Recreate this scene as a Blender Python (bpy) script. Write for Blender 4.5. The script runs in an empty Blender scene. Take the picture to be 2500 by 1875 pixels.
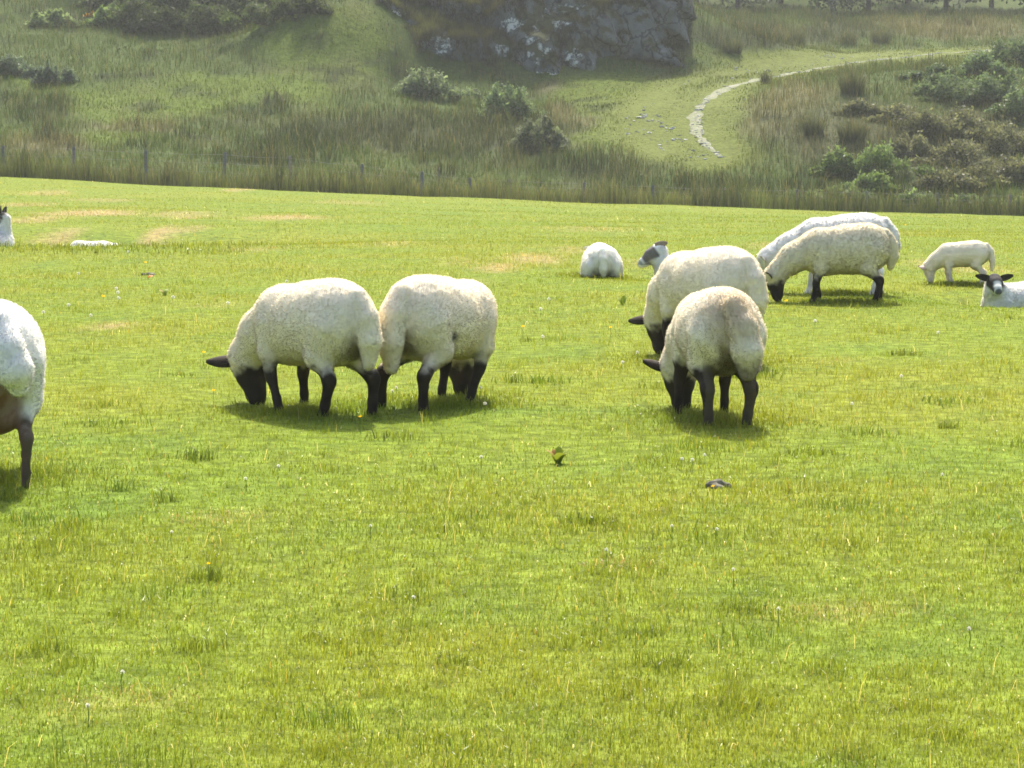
import bpy, math
import numpy as np

R = math.radians
rng = np.random.default_rng(11)

# ------------------------------------------------------------------ camera, sky, sun, exposure
SC = bpy.context.scene
COL = SC.collection
FPX, PW, PH, HOR, CAMZ = 5500.0, 2500.0, 1875.0, 345.0, 1.45
PITCH = math.atan((PH / 2 - HOR) / FPX)
cam_d = bpy.data.cameras.new('camera')
cam_d.sensor_width = 36.0
cam_d.lens = FPX / PW * 36.0
cam_d.clip_start = 0.1
cam_d.clip_end = 3000.0
cam = bpy.data.objects.new('camera', cam_d)
COL.objects.link(cam)
cam.location = (0, 0, CAMZ)
cam.rotation_euler = (R(90) - PITCH, 0, 0)
SC.camera = cam

SUN_EL, SUN_AZ = 51.0, 3.0          # the sun stands beyond the flock, a touch to the right
W = bpy.data.worlds.new('World')
SC.world = W
W.use_nodes = True
wn = W.node_tree
wn.nodes.clear()
sky = wn.nodes.new('ShaderNodeTexSky')
sky.sky_type = 'NISHITA'
sky.sun_disc = False
sky.sun_elevation = R(SUN_EL)
sky.sun_rotation = R(SUN_AZ)
sky.air_density, sky.dust_density, sky.ozone_density = 1.0, 5.0, 1.0
bg = wn.nodes.new('ShaderNodeBackground')
bg.inputs['Strength'].default_value = 0.15
wo = wn.nodes.new('ShaderNodeOutputWorld')
wn.links.new(sky.outputs[0], bg.inputs[0])
wn.links.new(bg.outputs[0], wo.inputs[0])
sd = bpy.data.lights.new('sun', 'SUN')
sd.energy = 4.0
sd.angle = R(2.0)
sd.color = (1.0, 0.95, 0.84)
sun = bpy.data.objects.new('sun', sd)
COL.objects.link(sun)
sun.rotation_euler = (-R(90 - SUN_EL), 0, -R(SUN_AZ))
sun.location = (0, 40, 60)

SC.view_settings.view_transform = 'Standard'
SC.view_settings.look = 'None'
SC.view_settings.gamma = 1.0
SC.view_settings.use_curve_mapping = False
SC.view_settings.exposure = 1.2
SC.cycles.max_bounces = 7
SC.cycles.diffuse_bounces = 3
SC.cycles.glossy_bounces = 2
SC.cycles.transmission_bounces = 4
SC.cycles.volume_bounces = 1
SC.cycles.use_denoising = True
SC.cycles.filter_width = 1.65

# ------------------------------------------------------------------ helpers
def sstep(a, b, v):
    t = np.clip((v - a) / (b - a), 0, 1)
    return t * t * (3 - 2 * t)

def _h(ix, iy, iz, s):
    n = (ix * 374761393 + iy * 668265263 + iz * 2147483647 + s * 974634721) & 0xFFFFFFFF
    n = ((n ^ (n >> 13)) * 1274126177) & 0xFFFFFFFF
    n = ((n ^ (n >> 15)) * 2246822519) & 0xFFFFFFFF
    return ((n ^ (n >> 16)) & 0xFFFF) / 65535.0

def vnoise(p, seed=0):
    p = np.asarray(p, float)
    i = np.floor(p).astype(np.int64)
    f = p - i
    f = f * f * (3 - 2 * f)
    r = 0
    for dx in (0, 1):
        wx = f[..., 0] if dx else 1 - f[..., 0]
        for dy in (0, 1):
            wy = f[..., 1] if dy else 1 - f[..., 1]
            for dz in (0, 1):
                wz = f[..., 2] if dz else 1 - f[..., 2]
                r = r + wx * wy * wz * _h(i[..., 0] + dx, i[..., 1] + dy, i[..., 2] + dz, seed)
    return r * 2 - 1

def fbm(p, octv=3, seed=0):
    p = np.asarray(p, float)
    a, r, t = 1.0, 0.0, 0.0
    for o in range(octv):
        r = r + a * vnoise(p * 2.0 ** o + 17.3 * o, seed + o)
        t += a
        a *= 0.5
    return r / t

def fbm2(x, y, sc, octv=3, seed=0):
    return fbm(np.stack([np.asarray(x) / sc, np.asarray(y) / sc, np.zeros_like(np.asarray(x, float)) + seed * 3.7], -1), octv, seed)

CP, SP = math.cos(PITCH), math.sin(PITCH)
def at(px, py, Y):
    """point on the photo's line of sight at ground distance Y"""
    xc, yc = (px - PW / 2) / FPX, -(py - PH / 2) / FPX
    dy, dz = CP + yc * SP, -SP + yc * CP
    t = Y / dy
    return np.array([xc * t, Y, CAMZ + dz * t])

def proj(x, y, z):
    z = z - CAMZ
    f = y * CP - z * SP
    u = y * SP + z * CP
    return PW / 2 + FPX * x / f, PH / 2 - FPX * u / f

def raw_mesh(name, verts, faces, smooth=True, col=None, nrm=None):
    """verts (N,3); faces: list of int arrays (M,3) or (M,4)"""
    me = bpy.data.meshes.new(name)
    verts = np.ascontiguousarray(verts, np.float32)
    if not isinstance(faces, list):
        faces = [faces]
    faces = [np.asarray(f, np.int32) for f in faces if len(f)]
    me.vertices.add(len(verts))
    me.vertices.foreach_set('co', verts.ravel())
    loops = np.concatenate([f.ravel() for f in faces])
    tot = np.concatenate([np.full(len(f), f.shape[1], np.int32) for f in faces])
    st = np.concatenate([[0], np.cumsum(tot)[:-1]]).astype(np.int32)
    me.loops.add(len(loops))
    me.loops.foreach_set('vertex_index', loops)
    me.polygons.add(len(tot))
    me.polygons.foreach_set('loop_start', st)
    me.polygons.foreach_set('loop_total', tot)
    me.polygons.foreach_set('use_smooth', np.full(len(tot), smooth, bool))
    me.update(calc_edges=True)
    if col is not None:
        a = me.attributes.new('col', 'FLOAT_COLOR', 'POINT')
        c = np.ones((len(verts), 4), np.float32)
        c[:, :3] = col
        a.data.foreach_set('color', c.ravel())
    if nrm is not None:
        a = me.attributes.new('nrm', 'FLOAT_VECTOR', 'POINT')
        a.data.foreach_set('vector', np.ascontiguousarray(nrm, np.float32).ravel())
    return me

def link(name, me, mat=None, parent=None, loc=None, rz=0.0, sc=None):
    o = bpy.data.objects.new(name, me)
    COL.objects.link(o)
    if mat is not None and me is not None and len(me.materials) == 0:
        me.materials.append(mat)
    if parent is not None:
        o.parent = parent
    if loc is not None:
        o.location = tuple(float(v) for v in loc)
    o.rotation_euler = (0, 0, rz)
    if sc is not None:
        o.scale = (sc, sc, sc) if np.isscalar(sc) else sc
    return o

def tag(o, label=None, cat=None, group=None, kind=None):
    if label: o['label'] = label
    if cat: o['category'] = cat
    if group: o['group'] = group
    if kind: o['kind'] = kind
    return o

def empty(name, loc, rz=0.0):
    o = bpy.data.objects.new(name, None)
    COL.objects.link(o)
    o.location = tuple(float(v) for v in loc)
    o.rotation_euler = (0, 0, rz)
    o.empty_display_size = 0.2
    return o

# ------------------------------------------------------------------ materials
class NT:
    def __init__(self, name):
        self.m = bpy.data.materials.new(name)
        self.m.use_nodes = True
        self.t = self.m.node_tree
        self.t.nodes.clear()
        self.out = self.t.nodes.new('ShaderNodeOutputMaterial')
    def n(self, typ, **kw):
        nd = self.t.nodes.new('ShaderNode' + typ)
        for k, v in kw.items():
            if k.startswith('i_'):
                nd.inputs[k[2:].replace('_', ' ')].default_value = v
            else:
                setattr(nd, k, v)
        return nd
    def l(self, a, b):
        self.t.links.new(a, b)
    def noise(self, scale, detail=3.0, rough=0.55, vec=None):
        nd = self.n('TexNoise', i_Scale=scale, i_Detail=detail, i_Roughness=rough)
        if vec is not None: self.l(vec, nd.inputs['Vector'])
        return nd
    def ramp(self, fac, stops):
        nd = self.n('ValToRGB')
        e = nd.color_ramp.elements
        while len(e) < len(stops): e.new(0.5)
        for k, (p, c) in enumerate(stops):
            e[k].position = p
            e[k].color = (*c, 1) if len(c) == 3 else c
        self.l(fac, nd.inputs['Fac'])
        return nd
    def mix(self, fac, a, b, mode='MIX'):
        nd = self.n('Mix', data_type='RGBA', blend_type=mode)
        for s, v in ((nd.inputs['Factor'], fac), (nd.inputs['A'], a), (nd.inputs['B'], b)):
            if hasattr(v, 'links'): self.l(v, s)
            elif isinstance(v, (int, float)): s.default_value = v
            else: s.default_value = (*v, 1)
        # RGBA sockets share names with float ones: pick by type
        return nd

def rgba_mix(t, fac, a, b, mode='MIX'):
    nd = t.n('Mix', data_type='RGBA', blend_type=mode)
    ins = {('F'): nd.inputs[0], 'A': nd.inputs[6], 'B': nd.inputs[7]}
    for k, v in (('F', fac), ('A', a), ('B', b)):
        s = ins[k]
        if isinstance(v, bpy.types.NodeSocket): t.l(v, s)
        elif isinstance(v, (int, float)): s.default_value = v
        else: s.default_value = (*v, 1)
    return nd.outputs[2]

def bump(t, height, strength, dist):
    b = t.n('Bump', i_Strength=strength, i_Distance=dist)
    t.l(height, b.inputs['Height'])
    return b.outputs[0]

def blade_material(name, trans=0.45, rough=0.4, spec=0.3, tint=(1.25, 1.15, 0.55)):
    t = NT(name)
    a = t.n('Attribute', attribute_name='col')
    p = t.n('BsdfPrincipled', i_Roughness=rough)
    p.inputs['Specular IOR Level'].default_value = spec
    t.l(a.outputs['Color'], p.inputs['Base Color'])
    tr = t.n('BsdfTranslucent')
    c = rgba_mix(t, 1.0, a.outputs['Color'], tint, 'MULTIPLY')
    t.l(c, tr.inputs['Color'])
    mx = t.n('MixShader')
    mx.inputs[0].default_value = trans
    t.l(p.outputs[0], mx.inputs[1])
    t.l(tr.outputs[0], mx.inputs[2])
    t.l(mx.outputs[0], t.out.inputs[0])
    return t.m

M = {}
M['grass'] = blade_material('grass_blade', 0.55, 0.38, 0.35)
M['rough_grass'] = blade_material('rough_grass_blade', 0.4, 0.5, 0.15, (1.1, 1.05, 0.7))
M['leaf'] = blade_material('shrub_leaf', 0.42, 0.55, 0.12, (1.1, 1.15, 0.75))
M['petal'] = blade_material('petal', 0.35, 0.6, 0.2, (1, 1, 1))

def ground_material(name, stops, sc=0.6, rough=0.95):
    t = NT(name)
    g = t.n('NewGeometry')
    n1 = t.noise(sc, 5, 0.6, g.outputs['Position'])
    n2 = t.noise(sc * 18, 4, 0.6, g.outputs['Position'])
    r1 = t.ramp(n1.outputs[0], stops)
    r2 = t.ramp(n2.outputs[0], [(0.3, (0.45, 0.45, 0.45)), (0.7, (1.25, 1.25, 1.25))])
    c = rgba_mix(t, 1.0, r1.outputs[0], r2.outputs[0], 'MULTIPLY')
    p = t.n('BsdfPrincipled', i_Roughness=rough)
    p.inputs['Specular IOR Level'].default_value = 0.1
    t.l(c, p.inputs['Base Color'])
    t.l(bump(t, n2.outputs[0], 0.8, 0.05), p.inputs['Normal'])
    t.l(p.outputs[0], t.out.inputs[0])
    return t.m

def attr_material(name, rough=0.9, spec=0.1, nscale=60, lo=0.75, hi=1.15, bstr=0.4, bdist=0.01):
    t = NT(name)
    a = t.n('Attribute', attribute_name='col')
    tc = t.n('TexCoord')
    n = t.noise(nscale, 4, 0.6, tc.outputs['Object'])
    r = t.ramp(n.outputs[0], [(0.3, (lo,) * 3), (0.7, (hi,) * 3)])
    c = rgba_mix(t, 1.0, a.outputs['Color'], r.outputs[0], 'MULTIPLY')
    p = t.n('BsdfPrincipled', i_Roughness=rough)
    p.inputs['Specular IOR Level'].default_value = spec
    t.l(c, p.inputs['Base Color'])
    t.l(bump(t, n.outputs[0], bstr, bdist), p.inputs['Normal'])
    t.l(p.outputs[0], t.out.inputs[0])
    return t.m
M['sheep'] = attr_material('sheep_coat', 0.85, 0.12, 80, 0.93, 1.05, 0.3, 0.006)
M['field'] = attr_material('pasture_ground', 0.95, 0.05, 9, 0.5, 1.3, 0.8, 0.05)
M['hill'] = attr_material('hillside_ground', 0.95, 0.05, 5, 0.6, 1.25, 0.8, 0.1)
M['wood'] = attr_material('weathered_wood', 0.9, 0.1, 12, 0.6, 1.2, 0.4, 0.01)
M['stone'] = attr_material('pale_stone', 0.7, 0.4, 9, 0.8, 1.15, 0.5, 0.03)
M['bark'] = attr_material('bark', 0.95, 0.05, 8, 0.5, 1.2, 0.6, 0.03)

def fleece_material():
    t = NT('fleece_fibre')
    a = t.n('Attribute', attribute_name='col')
    nv = t.n('Attribute', attribute_name='nrm')
    vt = t.n('VectorTransform', vector_type='NORMAL', convert_from='OBJECT', convert_to='WORLD')
    t.l(nv.outputs['Vector'], vt.inputs[0])
    d = t.n('BsdfDiffuse')
    t.l(a.outputs['Color'], d.inputs['Color'])
    t.l(vt.outputs[0], d.inputs['Normal'])
    tr = t.n('BsdfTranslucent')
    t.l(a.outputs['Color'], tr.inputs['Color'])
    mx = t.n('MixShader')
    mx.inputs[0].default_value = 0.5
    t.l(d.outputs[0], mx.inputs[1])
    t.l(tr.outputs[0], mx.inputs[2])
    t.l(mx.outputs[0], t.out.inputs[0])
    return t.m
M['fleece'] = fleece_material()

def plain(name, col, rough=0.5, spec=0.4):
    t = NT(name)
    p = t.n('BsdfPrincipled', i_Roughness=rough)
    p.inputs['Base Color'].default_value = (*col, 1)
    p.inputs['Specular IOR Level'].default_value = spec
    t.l(p.outputs[0], t.out.inputs[0])
    return t.m
M['eye'] = plain('eye', (0.012, 0.009, 0.006), 0.12, 0.6)
M['wire'] = plain('galvanised_wire', (0.12, 0.12, 0.12), 0.6, 0.3)

def rock_material():
    t = NT('lichened_rock')
    g = t.n('NewGeometry')
    P = g.outputs['Position']
    n1 = t.noise(0.9, 6, 0.65, P)
    base = t.ramp(n1.outputs[0], [(0.3, (0.06, 0.068, 0.07)), (0.5, (0.12, 0.13, 0.13)), (0.72, (0.2, 0.21, 0.205))])
    n2 = t.noise(3.6, 9, 0.72, P)
    n3 = t.noise(0.45, 3, 0.5, P)
    ad = t.n('Math', operation='MULTIPLY_ADD')
    lk = t.n('Attribute', attribute_name='col')
    t.l(lk.outputs['Fac'], ad.inputs[0]); ad.inputs[1].default_value = 0.2
    t.l(n2.outputs[0], ad.inputs[2])
    lich = t.ramp(ad.outputs[0], [(0.675, (0, 0, 0)), (0.715, (1, 1, 1))])
    c = rgba_mix(t, lich.outputs[0], base.outputs[0], (0.6, 0.62, 0.58))
    n4 = t.noise(1.1, 6, 0.6, P)
    sep = t.n('SeparateXYZ'); t.l(g.outputs['Normal'], sep.inputs[0])
    ad2 = t.n('Math', operation='MULTIPLY_ADD')
    t.l(sep.outputs[2], ad2.inputs[0]); ad2.inputs[1].default_value = 0.35
    t.l(n4.outputs[0], ad2.inputs[2])
    moss = t.ramp(ad2.outputs[0], [(0.58, (0, 0, 0)), (0.68, (1, 1, 1))])
    c = rgba_mix(t, moss.outputs[0], c, (0.055, 0.062, 0.025))
    vo = t.n('TexVoronoi', feature='DISTANCE_TO_EDGE', i_Scale=0.75)
    wv_ = t.noise(1.6, 3, 0.6, P)
    mp = t.n('VectorMath', operation='MULTIPLY_ADD')
    t.l(wv_.outputs['Color'], mp.inputs[0]); mp.inputs[1].default_value = (0.9, 0.9, 0.9); t.l(P, mp.inputs[2])
    t.l(mp.outputs[0], vo.inputs['Vector'])
    cr = t.ramp(vo.outputs['Distance'], [(0.0, (0.22, 0.22, 0.22)), (0.05, (1, 1, 1))])
    c = rgba_mix(t, 1.0, c, cr.outputs[0], 'MULTIPLY')
    p = t.n('BsdfPrincipled', i_Roughness=0.92)
    p.inputs['Specular IOR Level'].default_value = 0.15
    t.l(c, p.inputs['Base Color'])
    t.l(bump(t, n2.outputs[0], 0.9, 0.25), p.inputs['Normal'])
    t.l(p.outputs[0], t.out.inputs[0])
    return t.m
M['rock'] = rock_material()

def gravel_material():
    t = NT('track_gravel')
    g = t.n('NewGeometry')
    n1 = t.noise(3.5, 5, 0.7, g.outputs['Position'])
    r = t.ramp(n1.outputs[0], [(0.40, (0.09, 0.115, 0.03)), (0.54, (0.13, 0.135, 0.07)), (0.66, (0.21, 0.205, 0.175))])
    p = t.n('BsdfPrincipled', i_Roughness=0.95)
    t.l(r.outputs[0], p.inputs['Base Color'])
    t.l(bump(t, n1.outputs[0], 0.8, 0.06), p.inputs['Normal'])
    t.l(p.outputs[0], t.out.inputs[0])
    return t.m
M['gravel'] = gravel_material()

# ------------------------------------------------------------------ terrain
EDGE_Y = 77.0
_ep = [(-1400, 380), (-600, 408), (0, 432), (500, 457), (1000, 477), (1500, 497), (2000, 514), (2500, 527), (3100, 541), (3900, 556)]
_ex = np.array([at(a, b, EDGE_Y)[0] for a, b in _ep])
_ez = np.array([at(a, b, EDGE_Y)[2] for a, b in _ep])

def _hol(px, py, depth, r):
    Y = CAMZ * FPX / (py - HOR)
    return at(px, py, Y)[0], Y, depth, r
HOLLOWS = [_hol(2495, 727, 0.23, 0.62), _hol(1690, 676, 0.15, 0.6)]
def field_z(x, y):
    t = sstep(24, 80, y) * 1.01
    z = t * np.interp(x, _ex, _ez)
    z = z - 0.47 * np.exp(-((x + 7.2) / 3.2) ** 2 - ((y - 35.6) / 2.5) ** 2)
    for hx_, hy_, hd_, hr_ in HOLLOWS:
        z = z - hd_ * np.exp(-((x - hx_) / hr_) ** 2 - ((y - hy_) / (hr_ * 1.1)) ** 2)
    z = z + 0.03 * fbm2(x, y, 2.2, 2, 14) * sstep(24, 30, y)
    z = z + 0.022 * fbm2(x, y, 1.7, 3, 4) * sstep(2, 8, y) + 0.05 * fbm2(x, y, 6.0, 2, 9) * sstep(14, 24, y)
    return z

# photo points of the far slope with their distance
CPX = [
 # left slope
 (-1500, 320, 86), (-600, 345, 86), (0, 372, 85), (400, 385, 85), (800, 405, 85), (-600, 250, 94), (0, 300, 92), (400, 308, 92), (800, 330, 92),
 (-1500, 200, 100), (-600, 180, 101), (0, 215, 100), (400, 222, 100), (760, 235, 99), (0, 130, 108), (400, 132, 108), (-600, 95, 109), (-1500, 110, 109),
 (0, 50, 116), (400, 55, 116), (-600, 15, 117), (640, 60, 115), (0, -50, 124), (400, -40, 124), (-1500, 20, 118), (-600, -90, 126), (-1500, -90, 127),
 # knoll beside and under the rock
 (760, 150, 105), (850, 190, 103), (820, 70, 109), (950, 30, 110), (800, -20, 114), (1000, -80, 114), (1300, -110, 115), (1550, -90, 116),
 # below the rock
 (1100, 425, 85), (1100, 355, 91), (1050, 280, 98), (1250, 300, 97), (1000, 222, 104), (1200, 222, 105), (1400, 200, 106), (1520, 170, 108), (1640, 128, 111),
 # track
 (1350, 440, 85), (1700, 455, 84), (1500, 370, 90), (1740, 370, 90), (1690, 290, 95), (1590, 255, 98), (1760, 225, 101), (1900, 186, 106), (1700, 190, 105),
 (2050, 160, 112), (2280, 131, 119), (2500, 119, 125), (2900, 108, 130), (1800, 140, 112), (2000, 125, 117), (2300, 105, 126),
 (1750, 85, 122), (2000, 70, 131), (2300, 55, 138), (2600, 55, 142), (1800, 30, 145), (2200, 25, 150), (2600, 20, 152), (3300, 60, 140),
 # mound on the right
 (2000, 470, 83), (2500, 490, 82), (3200, 500, 82), (2100, 400, 87), (2500, 410, 87), (3200, 400, 88), (2050, 310, 91), (2300, 310, 92), (2600, 300, 93),
 (2150, 225, 97), (2400, 215, 98), (2450, 160, 103), (2700, 190, 101), (3300, 250, 99), (3300, 120, 112),
]
_C = np.array([at(a, b, c) for a, b, c in CPX])
def _tps(r2): return 0.5 * r2 * np.log(r2 + 1e-9)
_n = len(_C)
_A = np.zeros((_n + 3, _n + 3))
_d2 = ((_C[:, None, :2] - _C[None, :, :2]) ** 2).sum(-1)
_A[:_n, :_n] = _tps(_d2) + np.eye(_n) * 4.0
_A[:_n, _n] = 1; _A[:_n, _n + 1:] = _C[:, :2]
_A[_n, :_n] = 1; _A[_n + 1:, :_n] = _C[:, :2].T
_w = np.linalg.solve(_A, np.concatenate([_C[:, 2], [0, 0, 0]]))
def _rbf(x, y):
    sh = np.shape(x)
    x, y = np.ravel(x).astype(float), np.ravel(y).astype(float)
    out = np.zeros(len(x))
    for s in range(0, len(x), 20000):
        xs = np.clip(x[s:s + 20000], -36, 46); ys = np.clip(y[s:s + 20000], 78, 150)
        d2 = (xs[:, None] - _C[None, :, 0]) ** 2 + (ys[:, None] - _C[None, :, 1]) ** 2
        out[s:s + 20000] = _tps(d2) @ _w[:_n] + _w[_n] + xs * _w[_n + 1] + ys * _w[_n + 2]
    return out.reshape(sh)

def hill_z(x, y):
    x, y = np.asarray(x, float), np.asarray(y, float)
    e = np.interp(x, _ex, _ez)
    r = _rbf(x, y) + np.maximum(y - 150, 0) * 0.22
    hb = at(800, 100, 107.5)
    r = r + 1.7 * np.exp(-((x - hb[0]) / 3.6) ** 2 - ((y - hb[1]) / 3.2) ** 2)
    w = sstep(EDGE_Y, EDGE_Y + 6, y)
    z = e * (1 - w) + r * w
    am = sstep(EDGE_Y + 1, EDGE_Y + 8, y)
    z = z + am * (0.16 * fbm2(x, y, 3.2, 3, 21) + 0.07 * fbm2(x, y, 1.0, 2, 23))
    return z
def ground_z(x, y):
    x, y = np.asarray(x, float), np.asarray(y, float)
    return np.where(y <= EDGE_Y, field_z(x, np.minimum(y, EDGE_Y)), hill_z(x, np.maximum(y, EDGE_Y)))

def hit(px, py, y0=78.0, y1=152.0):
    """first point of the far slope on the line of sight"""
    ys = np.linspace(y0, y1, 600)
    P = np.array([at(px, py, v) for v in (1.0, 2.0)])
    dx, dz = P[1, 0] - P[0, 0], P[1, 2] - P[0, 2]
    xs = dx * ys
    zs = CAMZ + dz * ys
    g = hill_z(xs, ys)
    k = np.nonzero(g >= zs)[0]
    i = k[0] if len(k) else len(ys) - 1
    return np.array([xs[i], ys[i], g[i]])

def flat_hit(px, py):
    """point of the pasture on the line of sight"""
    Y = CAMZ * FPX / max(py - HOR, 60)
    for _ in range(25):
        p = at(px, py, Y)
        g = float(field_z(p[0], min(Y, EDGE_Y)))
        Y2 = (CAMZ - g) / max((CAMZ - p[2]) / Y, 1e-6)
        Y = 0.5 * Y + 0.5 * min(Y2, EDGE_Y)
    p = at(px, py, Y)
    return np.array([p[0], Y, float(field_z(p[0], Y))])

def grid_mesh(name, xs, ys, zf, mat):
    X, Y = np.meshgrid(xs, ys, indexing='ij')
    Z = zf(X, Y)
    V = np.stack([X, Y, Z], -1).reshape(-1, 3)
    nx, ny = X.shape
    i = np.arange(nx * ny).reshape(nx, ny)
    F = np.stack([i[:-1, :-1], i[1:, :-1], i[1:, 1:], i[:-1, 1:]], -1).reshape(-1, 4)
    o = link(name, raw_mesh(name, V, F), mat)
    tag(o, kind='structure')
    return o

# ------------------------------------------------------------------ blades of grass
def blades(name, B, h, w, az, lean, cb, ct, mat, seg=2, facing=None):
    n = len(B)
    dirv = np.stack([np.cos(az), np.sin(az), np.zeros(n)], -1)
    fa = az + math.pi / 2 if facing is None else facing
    side = np.stack([np.cos(fa), np.sin(fa), np.zeros(n)], -1) * (w / 2)[:, None]
    up = np.array([0, 0, 1.0])
    hh, ll = h[:, None], lean[:, None]
    tip = B + up * hh * np.sqrt(np.clip(1 - ll ** 2, 0.02, 1)) + dirv * hh * ll
    base = B - up * 0.01
    if seg == 1:
        V = np.stack([base - side, base + side, tip], 1).reshape(-1, 3)
        i = np.arange(n)[:, None] * 3
        F = [i + np.array([[0, 1, 2]])]
        C = np.stack([cb, cb, ct], 1).reshape(-1, 3)
    else:
        mid = B + up * hh * 0.58 + dirv * hh * ll * 0.36
        V = np.stack([base - side, base + side, mid - side * 0.75, mid + side * 0.75, tip], 1).reshape(-1, 3)
        i = np.arange(n)[:, None] * 5
        F = [i + np.array([[0, 1, 3, 2]]), i + np.array([[2, 3, 4]])]
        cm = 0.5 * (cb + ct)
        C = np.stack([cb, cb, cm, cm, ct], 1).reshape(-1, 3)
    return raw_mesh(name, V, F, False, C)

def lerp3(a, b, t):
    return np.asarray(a) * (1 - t[:, None]) + np.asarray(b) * t[:, None]

# dry patches seen in the photograph: (px, py, half width px, half height px, strength)
DRY = [(225, 520, 125, 9, 1.0), (90, 536, 60, 9, .7), (150, 575, 40, 8, .8), (390, 572, 40, 11, 1.0), (690, 531, 110, 8, .9), (440, 522, 90, 9, .6), (460, 532, 50, 6, .8), (480, 556, 30, 6, .5),
       (960, 592, 60, 12, .35), (1310, 632, 90, 15, .75), (1215, 652, 55, 14, .9), (1150, 690, 80, 10, .3), (275, 797, 38, 9, .9), (520, 745, 60, 10, .3), (2330, 645, 110, 22, .5), (620, 610, 70, 8, .35),
       (1900, 600, 80, 14, .4), (120, 471, 60, 5, .6), (585, 463, 40, 5, .8), (60, 500, 60, 7, .7), (1450, 560, 120, 12, .3), (2030, 880, 60, 14, .35), (1130, 640, 60, 12, .35), (1400, 610, 60, 12, .5),
       (250, 488, 90, 5, .5), (850, 495, 100, 6, .35), (1560, 640, 50, 14, .4), (500, 1270, 130, 22, .3), (1500, 1380, 120, 20, .3), (300, 1700, 200, 40, .25), (2050, 1500, 200, 30, .25)]
def _dry(a, b, rx, ry, s):
    p = flat_hit(a, b)
    return p, rx * p[1] / FPX, ry * p[1] ** 2 / (FPX * CAMZ), s
DRYP = [_dry(*q) for q in DRY]
def dryness(x, y):
    r = np.zeros(len(x))
    for p, a, b, s in DRYP:
        d = np.sqrt(((x - p[0]) / a) ** 2 + ((y - p[1]) / b) ** 2) + 0.5 * fbm2(x, y, 0.35, 2, 33)
        r = np.maximum(r, s * (1 - sstep(0.35, 1.25, d)))
    return r

def pasture_patches(x, y):
    return fbm2(x, y, 1.3, 3, 6), fbm2(x, y, 4.5, 2, 66), fbm2(x, y, 0.4, 3, 7), dryness(x, y)
def pasture_col(big, wide, med):
    c = lerp3((0.150, 0.210, 0.024), (0.198, 0.226, 0.028), np.clip(0.5 + 0.8 * big + 0.4 * wide, 0, 1))
    return lerp3(c, (0.100, 0.172, 0.028), np.clip(sstep(0.05, 0.6, -med) * 0.5, 0, 1))
fx = np.concatenate([np.linspace(-90, -22, 20)[:-1], np.linspace(-22, 22, 148), np.linspace(22, 90, 20)[1:]])
field = grid_mesh('field', fx, np.concatenate([np.linspace(-30, 3, 10)[:-1], np.linspace(3, 30, 91)[:-1], np.linspace(30, EDGE_Y, 118)]), field_z, M['field'])
def colour_ground(o, fn):
    v = np.zeros(len(o.data.vertices) * 3, np.float32)
    o.data.vertices.foreach_get('co', v)
    v = v.reshape(-1, 3).astype(float)
    c = np.ones((len(v), 4), np.float32)
    c[:, :3] = fn(v)
    o.data.attributes.new('col', 'FLOAT_COLOR', 'POINT').data.foreach_set('color', c.ravel())
def _fc(v):
    big, wide, med, dry = pasture_patches(v[:, 0], v[:, 1])
    return lerp3(pasture_col(big, wide, med) * 0.8, (0.28, 0.21, 0.10), np.clip(dry * 0.8, 0, 1))
colour_ground(field, _fc)

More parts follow.
